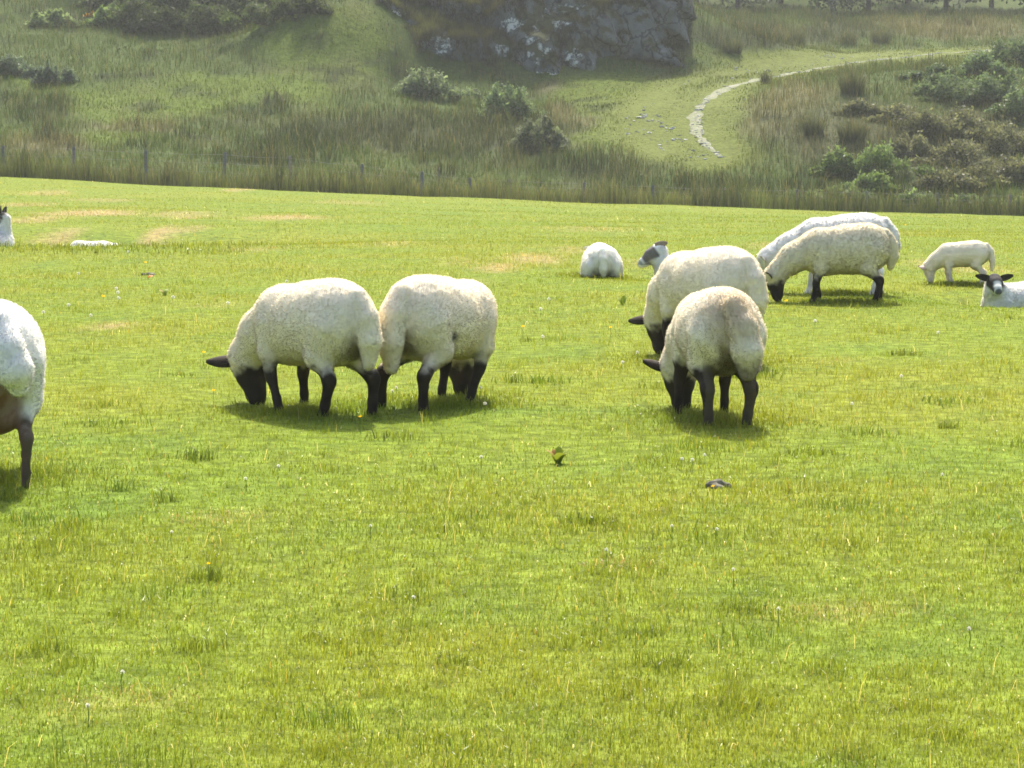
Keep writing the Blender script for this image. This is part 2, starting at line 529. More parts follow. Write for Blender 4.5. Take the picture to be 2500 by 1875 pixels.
def pasture(seed, n):
    """blades spread so that their number per picture area changes smoothly with distance"""
    g = np.random.default_rng(seed)
    u = np.linspace(440, 2000, 400)
    dens = np.interp(u, [440, 560, 700, 900, 1150, 1500, 2000], [1.25, 1.2, 1.0, 0.62, 0.36, 0.26, 0.22])
    cdf = np.cumsum(dens); cdf /= cdf[-1]
    py = np.interp(g.uniform(0, 1, n), cdf, u)
    px = g.uniform(-420, 2920, n)
    y = CAMZ * FPX / (py - HOR) * (1 + g.normal(0, 0.004, n))
    x = (px - PW / 2) / FPX * y
    k = y < EDGE_Y + 0.2
    x, y = x[k], y[k]
    n = len(x)
    big, wide, med, dry = pasture_patches(x, y)
    tuft = 0.5 + 0.5 * fbm2(x, y, 0.15, 2, 5)
    u = g.uniform(0, 1, n)
    hf = (0.40 + 1.15 * sstep(0.5, 0.85, tuft) * sstep(-0.4, 0.4, med) + 0.3 * big)
    h = (0.020 + 0.044 * u ** 2.0) * np.clip(hf, 0.3, 1.8) * (1 + 0.5 * dry) * np.clip(0.85 + 0.02 * y, 0, 1.9)
    w = g.uniform(0.55, 1.25, n) * 0.00062 * y ** 0.88
    c = pasture_col(big + g.normal(0, .2, n), wide, med + g.normal(0, .1, n))
    st = (g.uniform(0, 1, n) < 0.025 + 0.05 * sstep(0.1, 0.6, big)) * 1.0
    c = lerp3(c, (0.40, 0.31, 0.09), np.clip(st * g.uniform(0.3, 1, n), 0, 1))
    dm = ((g.uniform(0, 1, n) < dry * 0.95) * 1.0) * g.uniform(0.55, 1, n)
    c = lerp3(c, (0.36, 0.27, 0.145), dm)
    c = c * g.uniform(0.76, 1.26, n)[:, None]
    wh = g.uniform(0, 1, n) < 0.006 + 0.06 * dry
    c[wh] = (0.70, 0.65, 0.45)
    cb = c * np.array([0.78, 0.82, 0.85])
    az = g.uniform(0, 2 * math.pi, n)
    fa = g.uniform(0, 2 * math.pi, n)
    lean = np.clip(g.uniform(0.05, 0.92, n) + 0.35 * dm + 0.4 * wh, 0, 0.97)
    B = np.stack([x, y, ground_z(x, y)], -1)
    near = y + g.normal(0, 1.2, n) < 10.0
    for k, seg, name in ((near, 2, 'pasture_grass'), (~near, 1, 'pasture_grass')):
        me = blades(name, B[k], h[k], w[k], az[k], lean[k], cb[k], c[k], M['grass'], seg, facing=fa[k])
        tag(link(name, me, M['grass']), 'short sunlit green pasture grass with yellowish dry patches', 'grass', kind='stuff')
pasture(101, 640000)

# ------------------------------------------------------------------ far slope: rough grass, rushes, seed heads
# colour and height zones: (px, py, rx, ry, kind)
ZONES = [
 (820, 90, 150, 95, 'G'),
 # kind 'g' short bright grass, 'r' rushes, 's' straw seed heads, 'd' dark rank growth, 'o' olive rough grass
 (330, 255, 260, 55, 'g'), (560, 210, 200, 50, 'g'), (480, 250, 160, 40, 'g'), (760, 190, 120, 90, 'g'), (860, 110, 110, 70, 'g'), (250, 330, 110, 22, 'g'), (90, 210, 70, 30, 'g'),
 (720, 80, 90, 60, 'g'), (880, 170, 80, 30, 'g'), (560, 150, 120, 40, 'o'), (250, 110, 220, 60, 'o'), (100, 270, 100, 40, 'd'), (110, 355, 130, 30, 's'),
 (330, 312, 130, 20, 's'), (1000, 240, 200, 60, 'o'), (640, 270, 90, 20, 'd'), (600, 300, 50, 12, 'd'),
 (1560, 250, 160, 70, 'G'), (1450, 230, 130, 50, 'G'), (1420, 330, 120, 40, 'G'), (1680, 400, 140, 25, 'G'), (1620, 330, 160, 70, 'G'), (1800, 250, 120, 50, 'G'), (1780, 340, 60, 60, 'G'),
 (1900, 140, 260, 26, 'G'), (2250, 140, 260, 26, 'G'), (1400, 300, 60, 30, 's'), (1350, 220, 50, 20, 's'), (1380, 270, 40, 20, 's'),
 (1300, 350, 130, 70, 'r'), (1150, 330, 120, 60, 'r'), (900, 330, 260, 60, 'r'), (700, 380, 200, 40, 'd'), (1700, 455, 250, 28, 'd'), (2000, 480, 200, 40, 'd'),
 (2350, 500, 220, 30, 'd'), (1850, 90, 260, 32, 'r'), (1600, 130, 90, 35, 's'), (2320, 70, 240, 30, 's'), (2050, 75, 90, 30, 'r'),
 (1900, 290, 90, 60, 's'), (2050, 330, 180, 100, 'h'), (2250, 370, 220, 90, 'h'), (2400, 330, 180, 90, 'h'), (2200, 450, 200, 40, 'd'), (1960, 230, 80, 40, 's'),
 (2100, 180, 200, 30, 'o'), (2350, 220, 160, 60, 'd'), (2030, 420, 130, 40, 'd'), (1480, 420, 200, 40, 'd'),
]
KC = {'g': (0.150, 0.190, 0.030), 'G': (0.165, 0.195, 0.034), 'r': (0.075, 0.088, 0.034), 's': (0.195, 0.175, 0.085), 'd': (0.062, 0.088, 0.020), 'o': (0.100, 0.132, 0.032), 'h': (0.125, 0.122, 0.058)}
KH = {'g': 0.2, 'G': 0.12, 'r': 0.62, 's': 0.5, 'd': 0.5, 'o': 0.36, 'h': 0.42}
RUT_A = [(1760, 385), (1738, 368), (1712, 342), (1697, 312), (1697, 285), (1713, 256), (1752, 226), (1810, 205), (1880, 190), (1960, 176), (2050, 161), (2140, 147), (2260, 134), (2400, 124), (2500, 119)]
RUT_B = [(1620, 372), (1585, 330), (1572, 292), (1592, 248), (1640, 214), (1710, 192), (1790, 180), (1870, 166), (1960, 150), (2060, 141), (2200, 129)]
def ground_line(pts, step=0.35):
    P = np.array([hit(a, b)[:2] for a, b in pts])
    for _ in range(2):
        Q = [P[0]]
        for i in range(len(P) - 1):
            Q += [P[i] * .75 + P[i + 1] * .25, P[i] * .25 + P[i + 1] * .75]
        P = np.array(Q + [P[-1]])
    d = np.concatenate([[0], np.cumsum(np.linalg.norm(np.diff(P, axis=0), axis=1))])
    t = np.arange(0, d[-1], step)
    return np.stack([np.interp(t, d, P[:, 0]), np.interp(t, d, P[:, 1])], -1)
LA, LB = ground_line(RUT_A), ground_line(RUT_B)
def line_dist(x, y, L):
    out = np.full(len(x), 1e9)
    for s in range(0, len(x), 20000):
        d = (x[s:s + 20000, None] - L[None, :, 0]) ** 2 + (y[s:s + 20000, None] - L[None, :, 1]) ** 2
        out[s:s + 20000] = np.sqrt(d.min(1))
    return out

EPX, EPY = [a for a, b in _ep], [b for a, b in _ep]
def slope_look(x, y, z):
    """ground cover colour and height of the far slope"""
    px, py = proj(x, y, z)
    n = len(x)
    wx, wy = px + 60 * fbm2(x, y, 2.5, 2, 41), py + 22 * fbm2(x, y, 1.8, 2, 42)
    c = np.tile(np.array(KC['o']), (n, 1)); h = np.full(n, KH['o'])
    c = c * (1 + 0.35 * fbm2(x, y, 3.0, 3, 43))[:, None]
    for (a, b, rx, ry, kd) in ZONES:
        d = np.sqrt(((wx - a) / rx) ** 2 + ((wy - b) / ry) ** 2)
        wt = 1 - sstep(0.5, 1.15, d)
        j = wt > 0
        c[j] = lerp3(c[j], KC[kd], wt[j]); h[j] = h[j] * (1 - wt[j]) + KH[kd] * wt[j]
    # pale seeding grass along the fence
    band = (1 - sstep(0.8, 3.6, (y - EDGE_Y) + 1.1 * fbm2(x, y, 1.5, 2, 46))) * np.interp(px, [-400, 100, 500, 1500, 1750, 2100, 2900], [.5, .55, .8, .95, .7, .3, .3])
    c = lerp3(c, (0.235, 0.225, 0.085), band * 0.7)
    h = h * (1 - band) + 0.68 * band
    h = np.maximum(h, 0.78 * (1 - sstep(1.2, 3.0, y - EDGE_Y)))
    ruts = np.minimum(line_dist(x, y, LA), line_dist(x, y, LB) + 0.12)
    h = h * (0.16 + 0.84 * sstep(0.3, 2.0, ruts))
    tr = 1 - sstep(0.9, 2.6, ruts)
    c = lerp3(c, (0.205, 0.215, 0.05), tr * 0.75)
    q = sstep(0.05, 0.45, fbm2(x, y, 2.4, 3, 91)) * (1 - tr)
    c = lerp3(c, (0.165, 0.15, 0.07), q * 0.35)
    q2 = sstep(0.12, 0.5, fbm2(x, y, 1.3, 3, 92)) * (1 - tr)
    c = lerp3(c, (0.045, 0.055, 0.018), q2 * 0.75)
    h = h * (1 + 0.7 * q2)
    return c * np.array([0.64, 0.72, 0.64]), h, ruts, px, py

def slope_growth(n, seed):
    g = np.random.default_rng(seed)
    m = n * 3
    x = g.uniform(-36, 42, m); y = EDGE_Y + 0.1 + (150 - EDGE_Y) * g.uniform(0, 1, m) ** 1.25
    z = hill_z(x, y)
    px, py = proj(x, y, z)
    k = (px > -450) & (px < 2950) & (py > -60)
    x, y, z = (v[k][:n] for v in (x, y, z))
    n = len(x)
    c, h, ruts, px, py = slope_look(x, y, z)
    cl = fbm2(x, y, 0.8, 2, 44)
    h = h * np.clip(0.8 + 0.75 * cl, 0.3, 1.6) * g.uniform(0.5, 1.3, n)
    c = c * np.clip(1.0 + 0.45 * fbm2(x, y, 0.9, 2, 45) + g.normal(0, 0.2, n), 0.35, 1.8)[:, None]
    tip = c.copy()
    seed_ = (g.uniform(0, 1, n) < 0.16) & (h > 0.2)
    tip[seed_] = lerp3(tip[seed_], (0.36, 0.27, 0.13), g.uniform(0.3, 0.9, seed_.sum()))
    h[seed_] *= 1.2
    k = ruts > 0.36 * g.uniform(0, 1, n) ** 1.2
    w = g.uniform(0.014, 0.034, n) * np.clip(0.6 + h, 0.7, 1.2) * (1 + 0.9 * (h < 0.16))
    w[seed_] *= 0.7
    B = np.stack([x, y, z - 0.01], -1)
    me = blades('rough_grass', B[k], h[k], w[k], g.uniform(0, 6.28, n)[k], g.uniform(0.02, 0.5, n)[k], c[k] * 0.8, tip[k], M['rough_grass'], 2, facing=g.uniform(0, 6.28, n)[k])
    tag(link('rough_grass', me, M['rough_grass']), 'tall olive rough grass, rushes and straw seed heads on the slope', 'grass', kind='stuff')
hx = np.concatenate([np.linspace(-90, -36, 24)[:-1], np.linspace(-36, 42, 157), np.linspace(42, 90, 20)[1:]])
hill = grid_mesh('hillside', hx, np.concatenate([np.linspace(EDGE_Y, 128, 120)[:-1], np.linspace(128, 160, 40)[:-1], np.linspace(160, 230, 20)]), hill_z, M['hill'])
colour_ground(hill, lambda v: slope_look(v[:, 0], v[:, 1], v[:, 2])[0] * 0.8)
slope_growth(228000, 201)

# ------------------------------------------------------------------ stony track
_hxs = hx
_hys = np.concatenate([np.linspace(EDGE_Y, 128, 120)[:-1], np.linspace(128, 160, 40)[:-1], np.linspace(160, 230, 20)])
_hzs = hill_z(*np.meshgrid(_hxs, _hys, indexing='ij'))
def mesh_z(x, y):
    x, y = np.asarray(x, float), np.asarray(y, float)
    i = np.clip(np.searchsorted(_hxs, x) - 1, 0, len(_hxs) - 2); j = np.clip(np.searchsorted(_hys, y) - 1, 0, len(_hys) - 2)
    u = (x - _hxs[i]) / (_hxs[i + 1] - _hxs[i]); v = (y - _hys[j]) / (_hys[j + 1] - _hys[j])
    return (_hzs[i, j] * (1 - u) * (1 - v) + _hzs[i + 1, j] * u * (1 - v) + _hzs[i, j + 1] * (1 - u) * v + _hzs[i + 1, j + 1] * u * v)
def rut(name, L, wid, seed, stretch):
    g = np.random.default_rng(seed)
    n = len(L)
    T = np.gradient(L, axis=0); T /= np.linalg.norm(T, axis=1)[:, None]
    N = np.stack([-T[:, 1], T[:, 0]], -1)
    t = np.arange(n)
    ww = wid * np.clip(stretch(t / n) * (0.75 + 0.6 * np.array([vnoise(np.array([k * 0.45, seed, 0.5])) for k in t])), 0.02, 2)
    cols = []
    for s in (-1, -0.45, 0.1, 0.55, 1):
        p = L + N * (s * ww / 2 + (g.normal(0, 0.05, n) if abs(s) == 1 else 0))[:, None]
        z = mesh_z(p[:, 0], p[:, 1]) + (0.004 if abs(s) == 1 else 0.02)
        cols.append(np.column_stack([p, z]))
    V = np.stack(cols, 1).reshape(-1, 3)
    i = np.arange(n * 5).reshape(n, 5)
    F = np.stack([i[:-1, :-1], i[1:, :-1], i[1:, 1:], i[:-1, 1:]], -1).reshape(-1, 4)
    tag(link(name, raw_mesh(name, V, F), M['gravel']), kind='structure')
    return L, N, ww
def stones(name, spots, label):
    """many small angular stones, one heap of geometry"""
    V, F, C = [], [], []
    for k, (x, y, r, tone) in enumerate(spots):
        q = np.array([[a, b, c] for a in (-1, 1) for b in (-1, 1) for c in (-1, 1)], float)
        q += rng.normal(0, 0.22, q.shape)
        a = rng.uniform(0, 6.28)
        q = q * np.array([r, r * rng.uniform(.6, 1), r * rng.uniform(.2, .35)])
        q = np.stack([q[:, 0] * math.cos(a) - q[:, 1] * math.sin(a), q[:, 0] * math.sin(a) + q[:, 1] * math.cos(a), q[:, 2]], -1)
        z = float(mesh_z(x, y))
        V.append(q + [x, y, z + r * 0.15 + 0.01])
        F.append(np.array([[0, 1, 3, 2], [4, 6, 7, 5], [0, 4, 5, 1], [2, 3, 7, 6], [0, 2, 6, 4], [1, 5, 7, 3]]) + 8 * k)
        C.append(np.tile(np.array([tone, tone * 0.99, tone * 0.95]), (8, 1)))
    me = raw_mesh(name, np.concatenate(V), np.concatenate(F), False, np.concatenate(C))
    tag(link(name, me, M['stone']), label, 'stones', kind='stuff')
_la = rut('track', LA, 0.72, 3, lambda u: np.interp(u, [0, .04, .12, .3, .42, .6, 1], [.0, .4, .9, .95, .75, .38, .25]))
_lb = (LB, np.stack([-np.gradient(LB[:, 1]), np.gradient(LB[:, 0])], -1) / 0.35, np.full(len(LB), 0.5))
_sp = []
for (L, N, ww), cnt in ((_la, 330), (_lb, 30)):
    for _ in range(cnt):
        k = int(len(L) * rng.uniform(0, 1) ** 1.1); k = min(k, len(L) - 1)
        p = L[k] + N[k] * rng.normal(0, 0.36) * max(ww[k], 0.25)
        _sp.append((p[0], p[1], abs(rng.normal(0.018, 0.02)) + 0.014, rng.uniform(0.35, 0.62)))
for a, b, m in ((1560, 290, 22), (1640, 345, 14), (1625, 305, 12), (1690, 385, 8), (1570, 320, 10), (1830, 172, 10), (2240, 131, 10), (2385, 124, 8), (1835, 242, 4), (1775, 193, 8), (2030, 143, 14)):
    q = hit(a, b)
    for _ in range(m):
        _sp.append((q[0] + rng.normal(0, .45), q[1] + rng.normal(0, .7), abs(rng.normal(0.025, 0.02)) + 0.018, rng.uniform(0.4, 0.65)))
stones('track_stones', _sp, 'pale loose stones lying along the wheel ruts of the track')

# ------------------------------------------------------------------ surface of blended solids
def surface_nets(vals, org, h):
    ins = vals < 0
    c8 = [ins[i:vals.shape[0] - 1 + i, j:vals.shape[1] - 1 + j, k:vals.shape[2] - 1 + k] for i in (0, 1) for j in (0, 1) for k in (0, 1)]
    cnt = sum(c.astype(np.int8) for c in c8)
    mask = (cnt > 0) & (cnt < 8)
    I = np.argwhere(mask)
    idx = np.full(mask.shape, -1, np.int64)
    idx[mask] = np.arange(len(I))
    offs = np.array([[i, j, k] for i in (0, 1) for j in (0, 1) for k in (0, 1)])
    cv = np.stack([vals[I[:, 0] + o[0], I[:, 1] + o[1], I[:, 2] + o[2]] for o in offs], 1)
    S = np.zeros((len(I), 3)); N = np.zeros(len(I))
    for a in range(8):
        for b in range(a + 1, 8):
            if np.abs(offs[a] - offs[b]).sum() != 1: continue
            va, vb = cv[:, a], cv[:, b]
            x = (va < 0) != (vb < 0)
            t = np.where(x, va / np.where(x, va - vb, 1), 0)
            S += np.where(x[:, None], offs[a] + t[:, None] * (offs[b] - offs[a]), 0)
            N += x
    V = (I + S / N[:, None]) * h + org
    Fs = []
    for ax in range(3):
        s0 = [slice(None)] * 3; s1 = [slice(None)] * 3
        s0[ax] = slice(0, -1); s1[ax] = slice(1, None)
        e = ins[tuple(s0)] != ins[tuple(s1)]
        E = np.argwhere(e)
        b, c = [(1, 2), (2, 0), (0, 1)][ax]
        ok = (E[:, b] > 0) & (E[:, c] > 0) & (E[:, b] < vals.shape[b] - 1) & (E[:, c] < vals.shape[c] - 1)
        E = E[ok]
        db = np.zeros(3, int); db[b] = 1
        dc = np.zeros(3, int); dc[c] = 1
        q = np.stack([idx[tuple((E - db - dc).T)], idx[tuple((E - dc).T)], idx[tuple(E.T)], idx[tuple((E - db).T)]], 1)
        flip = ~ins[tuple(E.T)]
        q[flip] = q[flip][:, ::-1]
        Fs.append(q)
    return V, np.concatenate(Fs)

def smooth_mesh(V, F, it=2, lam=0.5):
    for _ in range(it):
        S = np.zeros_like(V); N = np.zeros(len(V))
        for k in range(4):
            a, b = F[:, k], F[:, (k + 1) % 4]
            for d in range(3):
                S[:, d] += np.bincount(a, V[b, d], len(V)) + np.bincount(b, V[a, d], len(V))
            N += np.bincount(a, minlength=len(V)) + np.bincount(b, minlength=len(V))
        V = V * (1 - lam) + lam * S / N[:, None]
    return V

def vnormals(V, F):
    n = np.cross(V[F[:, 2]] - V[F[:, 0]], V[F[:, 3]] - V[F[:, 1]])
    N = np.zeros_like(V)
    for k in range(4):
        for d in range(3):
            N[:, d] += np.bincount(F[:, k], n[:, d], len(V))
    return N / np.maximum(np.linalg.norm(N, axis=1), 1e-12)[:, None]

# ------------------------------------------------------------------ rock outcrop
def build_rock():
    g = np.random.default_rng(5)
    h = 0.12
    lo, hi = np.array([-8.0, 103.0, 2.2]), np.array([10.2, 115.5, 11.5])
    n = np.ceil((hi - lo) / h).astype(int)
    X, Y, Z = np.meshgrid(*[lo[d] + h * np.arange(n[d]) for d in range(3)], indexing='ij')
    P = np.stack([X, Y, Z], -1)
    wv = np.stack([vnoise(P / 1.7, 61), vnoise(P / 1.7 + 31, 62), vnoise(P / 1.7 + 57, 63)], -1) * 0.28
    Q = P + wv
    d = np.full(X.shape, 9.0)
    # blocks: photo px, py of their centre, distance, size
    blk = [(1000, 120, 109.5, 2.2), (1080, 150, 108.6, 2.3), (1190, 160, 108.8, 2.3), (1290, 150, 109.0, 2.4), (1130, 60, 111.0, 2.7), (1260, 40, 110.8, 2.8), (1370, 130, 109.6, 2.4),
           (1400, 30, 111.0, 2.9), (1500, 90, 111.0, 2.5), (1530, 0, 112.0, 2.8), (1570, 40, 112.3, 2.1), (1590, 60, 112.8, 1.7), (1050, -20, 112.5, 2.8), (1350, -60, 113.0, 3.2), (1180, 205, 107.0, 1.2),
           (1010, 195, 107.5, 1.3), (1330, 190, 107.8, 1.2), (1450, 150, 109.6, 1.5), (1560, -50, 113.0, 2.8)]
    for (a, b, D, r) in blk:
        c = at(a, b, D)
        f = np.full(X.shape, -9.0)
        rot = g.normal(0, 0.3)
        nrm = [(0.25 + rot, -1, 0.35), (-0.9, -0.55, 0.3), (0.95, -0.35, 0.25), (0.1, -0.45, 1), (0, 1, 0), (-0.8, 0.5, 0.3), (0.8, 0.5, 0.2), (0, -0.2, -1), (0.5, -0.8, 0.7), (-0.5, -0.9, -0.2)]
        for m in nrm:
            v = np.array(m) + g.normal(0, 0.16, 3); v /= np.linalg.norm(v)
            f = np.maximum(f, Q @ v - c @ v - r * g.uniform(0.62, 0.95))
        kk = 0.05
        hh = np.maximum(kk - np.abs(d - f), 0) / kk
        d = np.minimum(d, f) - hh * hh * kk * 0.25
    d = d + 0.11 * fbm(P / 0.9, 3, 71) - 0.22 * (1 - np.abs(vnoise(P * np.array([1.0, 1.0, 0.4]) / 0.9, 75))) ** 6 * -1 + 0.06 * vnoise(P / .3, 76)
    d[0], d[-1], d[:, 0], d[:, -1], d[:, :, 0], d[:, :, -1] = (1,) * 6
    V, F = surface_nets(d, lo, h)
    return V, F
RV, RF = build_rock()
LICHEN = ((1075, 115, 28, 42), (1050, 165, 28, 22), (1165, 185, 50, 22), (1140, 205, 40, 12), (1225, 120, 26, 32), (1310, 110, 36, 48), (1250, 175, 22, 18), (1345, 188, 50, 14), (1255, 60, 50, 26), (1340, 55, 60, 22), (1400, 140, 26, 40), (1500, 150, 50, 12), (1385, 20, 60, 16), (965, 35, 22, 14))
_rx, _ry = proj(RV[:, 0], RV[:, 1], RV[:, 2])
_lm = np.zeros(len(RV))
for a, b, rx, ry in LICHEN:
    _lm = np.maximum(_lm, 1 - sstep(0.4, 1.3, np.hypot((_rx - a) / rx, (_ry - b) / ry) + 0.4 * fbm(RV / 0.6, 2, 86)))
rock = link('rock_outcrop', raw_mesh('rock_outcrop', RV, RF, False, np.repeat(_lm[:, None], 3, 1)), M['rock'])
tag(rock, 'grey craggy rock outcrop with white lichen patches rising from the slope', 'rock')
def rock_growth():
    g = np.random.default_rng(77)
    N = vnormals(RV, RF)
    C = RV[RF].mean(1); NN = N[RF].mean(1)
    px, py = proj(C[:, 0], C[:, 1], C[:, 2])
    cover = np.interp(px, [850, 950, 1250, 1330, 1420, 1700], [1.0, .85, .75, .45, .2, .12])
    f = 0.5 + 0.5 * fbm(C / 1.3, 3, 81) * 1.5 + 0.35 * (NN[:, 2] - 0.35)
    wt = sstep(0.0, 0.12, f - (1 - cover)) + 0.9 * (NN[:, 2] > 0.62)
    gap = np.zeros(len(px))                     # bare lichened faces between the heather
    for a, b, rx, ry in LICHEN:
        gap = np.maximum(gap, 1 - sstep(0.7, 1.15, np.hypot((px - a) / rx, (py - b) / ry) + 0.35 * fbm(C / 0.7, 2, 83)))
    wt = np.clip(wt, 0, 1) * (1 - 0.96 * gap) * (py > -45) * (NN[:, 1] < 0.45)
    n = 75000
    k = g.choice(len(C), n, p=wt / wt.sum())
    B = C[k] + g.uniform(-0.08, 0.08, (n, 3)) - NN[k] * 0.03
    green = np.clip(0.5 + 1.6 * fbm(B / 1.6, 2, 84), 0, 1) * np.interp(px[k], [850, 1000, 1200], [1, .45, .3]) + 0.25 * (NN[k][:, 2] > 0.7)
    c = lerp3((0.034, 0.032, 0.017), (0.105, 0.115, 0.028), np.clip(green, 0, 1)) * (g.uniform(0.5, 1.5, n) * np.clip(1 + 1.1 * fbm(B / .5, 2, 88), .25, 2))[:, None]
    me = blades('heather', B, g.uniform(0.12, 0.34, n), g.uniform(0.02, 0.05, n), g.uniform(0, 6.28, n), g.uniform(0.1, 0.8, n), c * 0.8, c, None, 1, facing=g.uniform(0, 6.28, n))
    tag(link('heather', me, M['rough_grass']), 'dark heather and moss growing over the rock outcrop', 'heather', kind='stuff')
rock_growth()

# ------------------------------------------------------------------ fence
def box_post(name, w, h, parent, loc, lean, tone):
    V = []
    for z, s in ((-0.35, 1.0), (h * 0.55, 0.97), (h - 0.02, 0.95), (h, 0.8)):
        for a in range(6):
            t = a * math.pi / 3 + 0.3
            V.append((math.cos(t) * w / 2 * s + lean[0] * z, math.sin(t) * w / 2 * s + lean[1] * z, z))
    F4 = [[r * 6 + a, r * 6 + (a + 1) % 6, (r + 1) * 6 + (a + 1) % 6, (r + 1) * 6 + a] for r in range(3) for a in range(6)]
    F4 += [[18, 19, 20, 21], [18, 21, 22, 23]]
    c = np.tile(np.array(tone), (len(V), 1))
    return link(name, raw_mesh(name, np.array(V), np.array(F4), False, c), M['wood'], parent, loc)
def tube(V, F, pts, r, seg=5):
    b = len(V)
    pts = np.array(pts, float)
    for i, p in enumerate(pts):
        t = pts[min(i + 1, len(pts) - 1)] - pts[max(i - 1, 0)]
        t /= np.linalg.norm(t) + 1e-9
        u = np.cross(t, [0.13, 0.2, 1.0]); u /= np.linalg.norm(u) + 1e-9
        v = np.cross(t, u)
        rr = r[i] if not np.isscalar(r) else r
        for k in range(seg):
            a = 2 * math.pi * k / seg
            V.append(p + (u * math.cos(a) + v * math.sin(a)) * rr)
    for i in range(len(pts) - 1):
        for k in range(seg):
            F.append([b + i * seg + k, b + i * seg + (k + 1) % seg, b + (i + 1) * seg + (k + 1) % seg, b + (i + 1) * seg + k])
POSTS = [(-170, 349), (5, 355), (178, 357), (356, 366), (545, 371), (709, 380), (886, 400), (1030, 418), (1149, 433), (1245, 437), (1425, 444), (1594, 456), (1770, 462), (1945, 470), (2115, 476), (2290, 483), (2465, 489), (2640, 494)]
fence = empty('fence', (0, 78.8, 0))
tag(fence, 'wire stock fence on weathered grey wooden posts between pasture and slope', 'fence')
tops = []
for k, (a, b) in enumerate(POSTS):
    p = at(a, b, 78.8)
    gz = float(hill_z(p[0], 78.8))
    hgt = float(np.clip(p[2] - gz, 0.75, 1.45))
    box_post('post', 0.13, hgt, fence, (p[0], 0, gz), rng.normal(0, 0.03, 2), np.array([0.21, 0.205, 0.19]) * rng.uniform(.7, 1.1))
    tops.append((p[0], gz, hgt))
pl = at(1071, 408, 78.8)
box_post('stake', 0.05, float(pl[2] - hill_z(pl[0], 78.8)), fence, (pl[0], 0, float(hill_z(pl[0], 78.8))), (0.01, 0), (0.2, 0.16, 0.13))
for f in (0.93, 0.7, 0.45):
    V, F = [], []
    pts = []
    for i, (x, gz, hg) in enumerate(tops):
        pts.append((x, -0.075, gz + hg * f))
        if i < len(tops) - 1:
            x2, g2, h2 = tops[i + 1]
            pts.append(((x + x2) / 2, -0.075, (gz + hg * f + g2 + h2 * f) / 2 - 0.03))
    tube(V, F, pts, 0.0035, 4)
    link('wire', raw_mesh('wire', np.array(V), np.array(F)), M['wire'], fence)

# ------------------------------------------------------------------ shrubs and trees
def leaf_mesh(name, lobes, n, size, col, seed, var=0.35, elong=1.6, droop=0.0):
    """lobes: (x, y, z, rx, ry, rz); small leaf faces through the outer part of every lobe"""
    g = np.random.default_rng(seed)
    L = np.array(lobes, float)
    wt = L[:, 3] * L[:, 4] + L[:, 5] * L[:, 3]
    k = g.choice(len(L), n, p=wt / wt.sum())
    v = g.normal(0, 1, (n, 3)); v /= np.linalg.norm(v, axis=1)[:, None]
    rad = np.where(g.uniform(0, 1, n) < .2, g.uniform(.9, 1.45, n), g.uniform(0.25, 1.0, n) ** 0.5) * (1 + 0.28 * fbm(v * 2.2 + k[:, None] * 3.1, 2, seed))
    P = L[k, :3] + v * L[k, 3:] * rad[:, None]
    P[:, 2] = np.maximum(P[:, 2], 0.02)
    a = g.normal(0, 1, (n, 3)) + v * 0.4 + np.array([0, 0, 0.5 - droop]); a /= np.linalg.norm(a, axis=1)[:, None]
    b = np.cross(a, g.normal(0, 1, (n, 3))); b /= np.linalg.norm(b, axis=1)[:, None] + 1e-9
    s = g.uniform(0.6, 1.35, n)[:, None] * size
    V = np.stack([P - a * s * elong * .5, P + b * s * .5, P + a * s * elong * .5, P - b * s * .5], 1).reshape(-1, 3)
    F = np.arange(n)[:, None] * 4 + np.array([[0, 1, 2, 3]])
    cc = np.asarray(col) * np.clip(1 + var * fbm(P * 2.5, 2, seed + 3) * 1.5 + g.normal(0, 0.22, n), 0.3, 2.0)[:, None]
    return raw_mesh(name, V, F, False, np.repeat(cc, 4, 0))

def woody(name, paths, tone):
    V, F = [], []
    for pts, r in paths:
        tube(V, F, pts, r, 5)
    return raw_mesh(name, np.array(V), np.array(F), True, np.tile(np.array(tone), (len(V), 1)))

def shrub(name, px, py, wpx, hpx, col, label, group, seed, n=2600, size=0.07, spiky=False, cat='shrub', Y=None, dist=None):
    """a bush whose base stands at (px, py) of the photo"""
    g = np.random.default_rng(seed)
    b = hit(px, py) if Y is None else np.array([*at(px, py, Y)[:2], float(hill_z(*at(px, py, Y)[:2]))])
    sc = b[1] / FPX
    w, h = wpx * sc, hpx * sc
    r = empty(name, b - [0, 0, 0.05])
    tag(r, label, cat, group)
    lobes = []
    m = 11
    for k in range(m):
        x = g.uniform(-0.5, 0.5) * w * 0.95; yy = g.uniform(-0.4, 0.4) * w * 0.6
        zt = h * (1 - 0.9 * (2 * x / w) ** 2) * g.uniform(0.65, 1.0)
        rz = max(zt * 0.42, 0.12)
        lobes.append((x, yy, zt - rz, w * g.uniform(.09, .2), w * g.uniform(.09, .2), rz))
        if spiky:
            lobes.append((x + g.normal(0, .05) * w, yy, zt * 1.02, w * .05, w * .05, h * .17))
    for _ in range(5):
        x = g.uniform(-.75, .75) * w; lobes.append((x, g.uniform(-.4, .4) * w * .5, h * .12, w * .14, w * .14, h * .16))
    link('foliage', leaf_mesh('foliage', lobes, n, size, col, seed, elong=2.4 if spiky else 2.0), M['leaf'], r)
    paths = []
    for k in range(6):
        l = lobes[g.integers(len(lobes))]
        paths.append(([(g.normal(0, .06) * w, g.normal(0, .06) * w, -0.1), (l[0] * .5, l[1] * .5, l[2] * .5), (l[0], l[1], l[2] + l[5] * .6)], [0.03, 0.022, 0.008]))
    link('stem', woody('stem', paths, (0.09, 0.07, 0.05)), M['bark'], r)
    return r
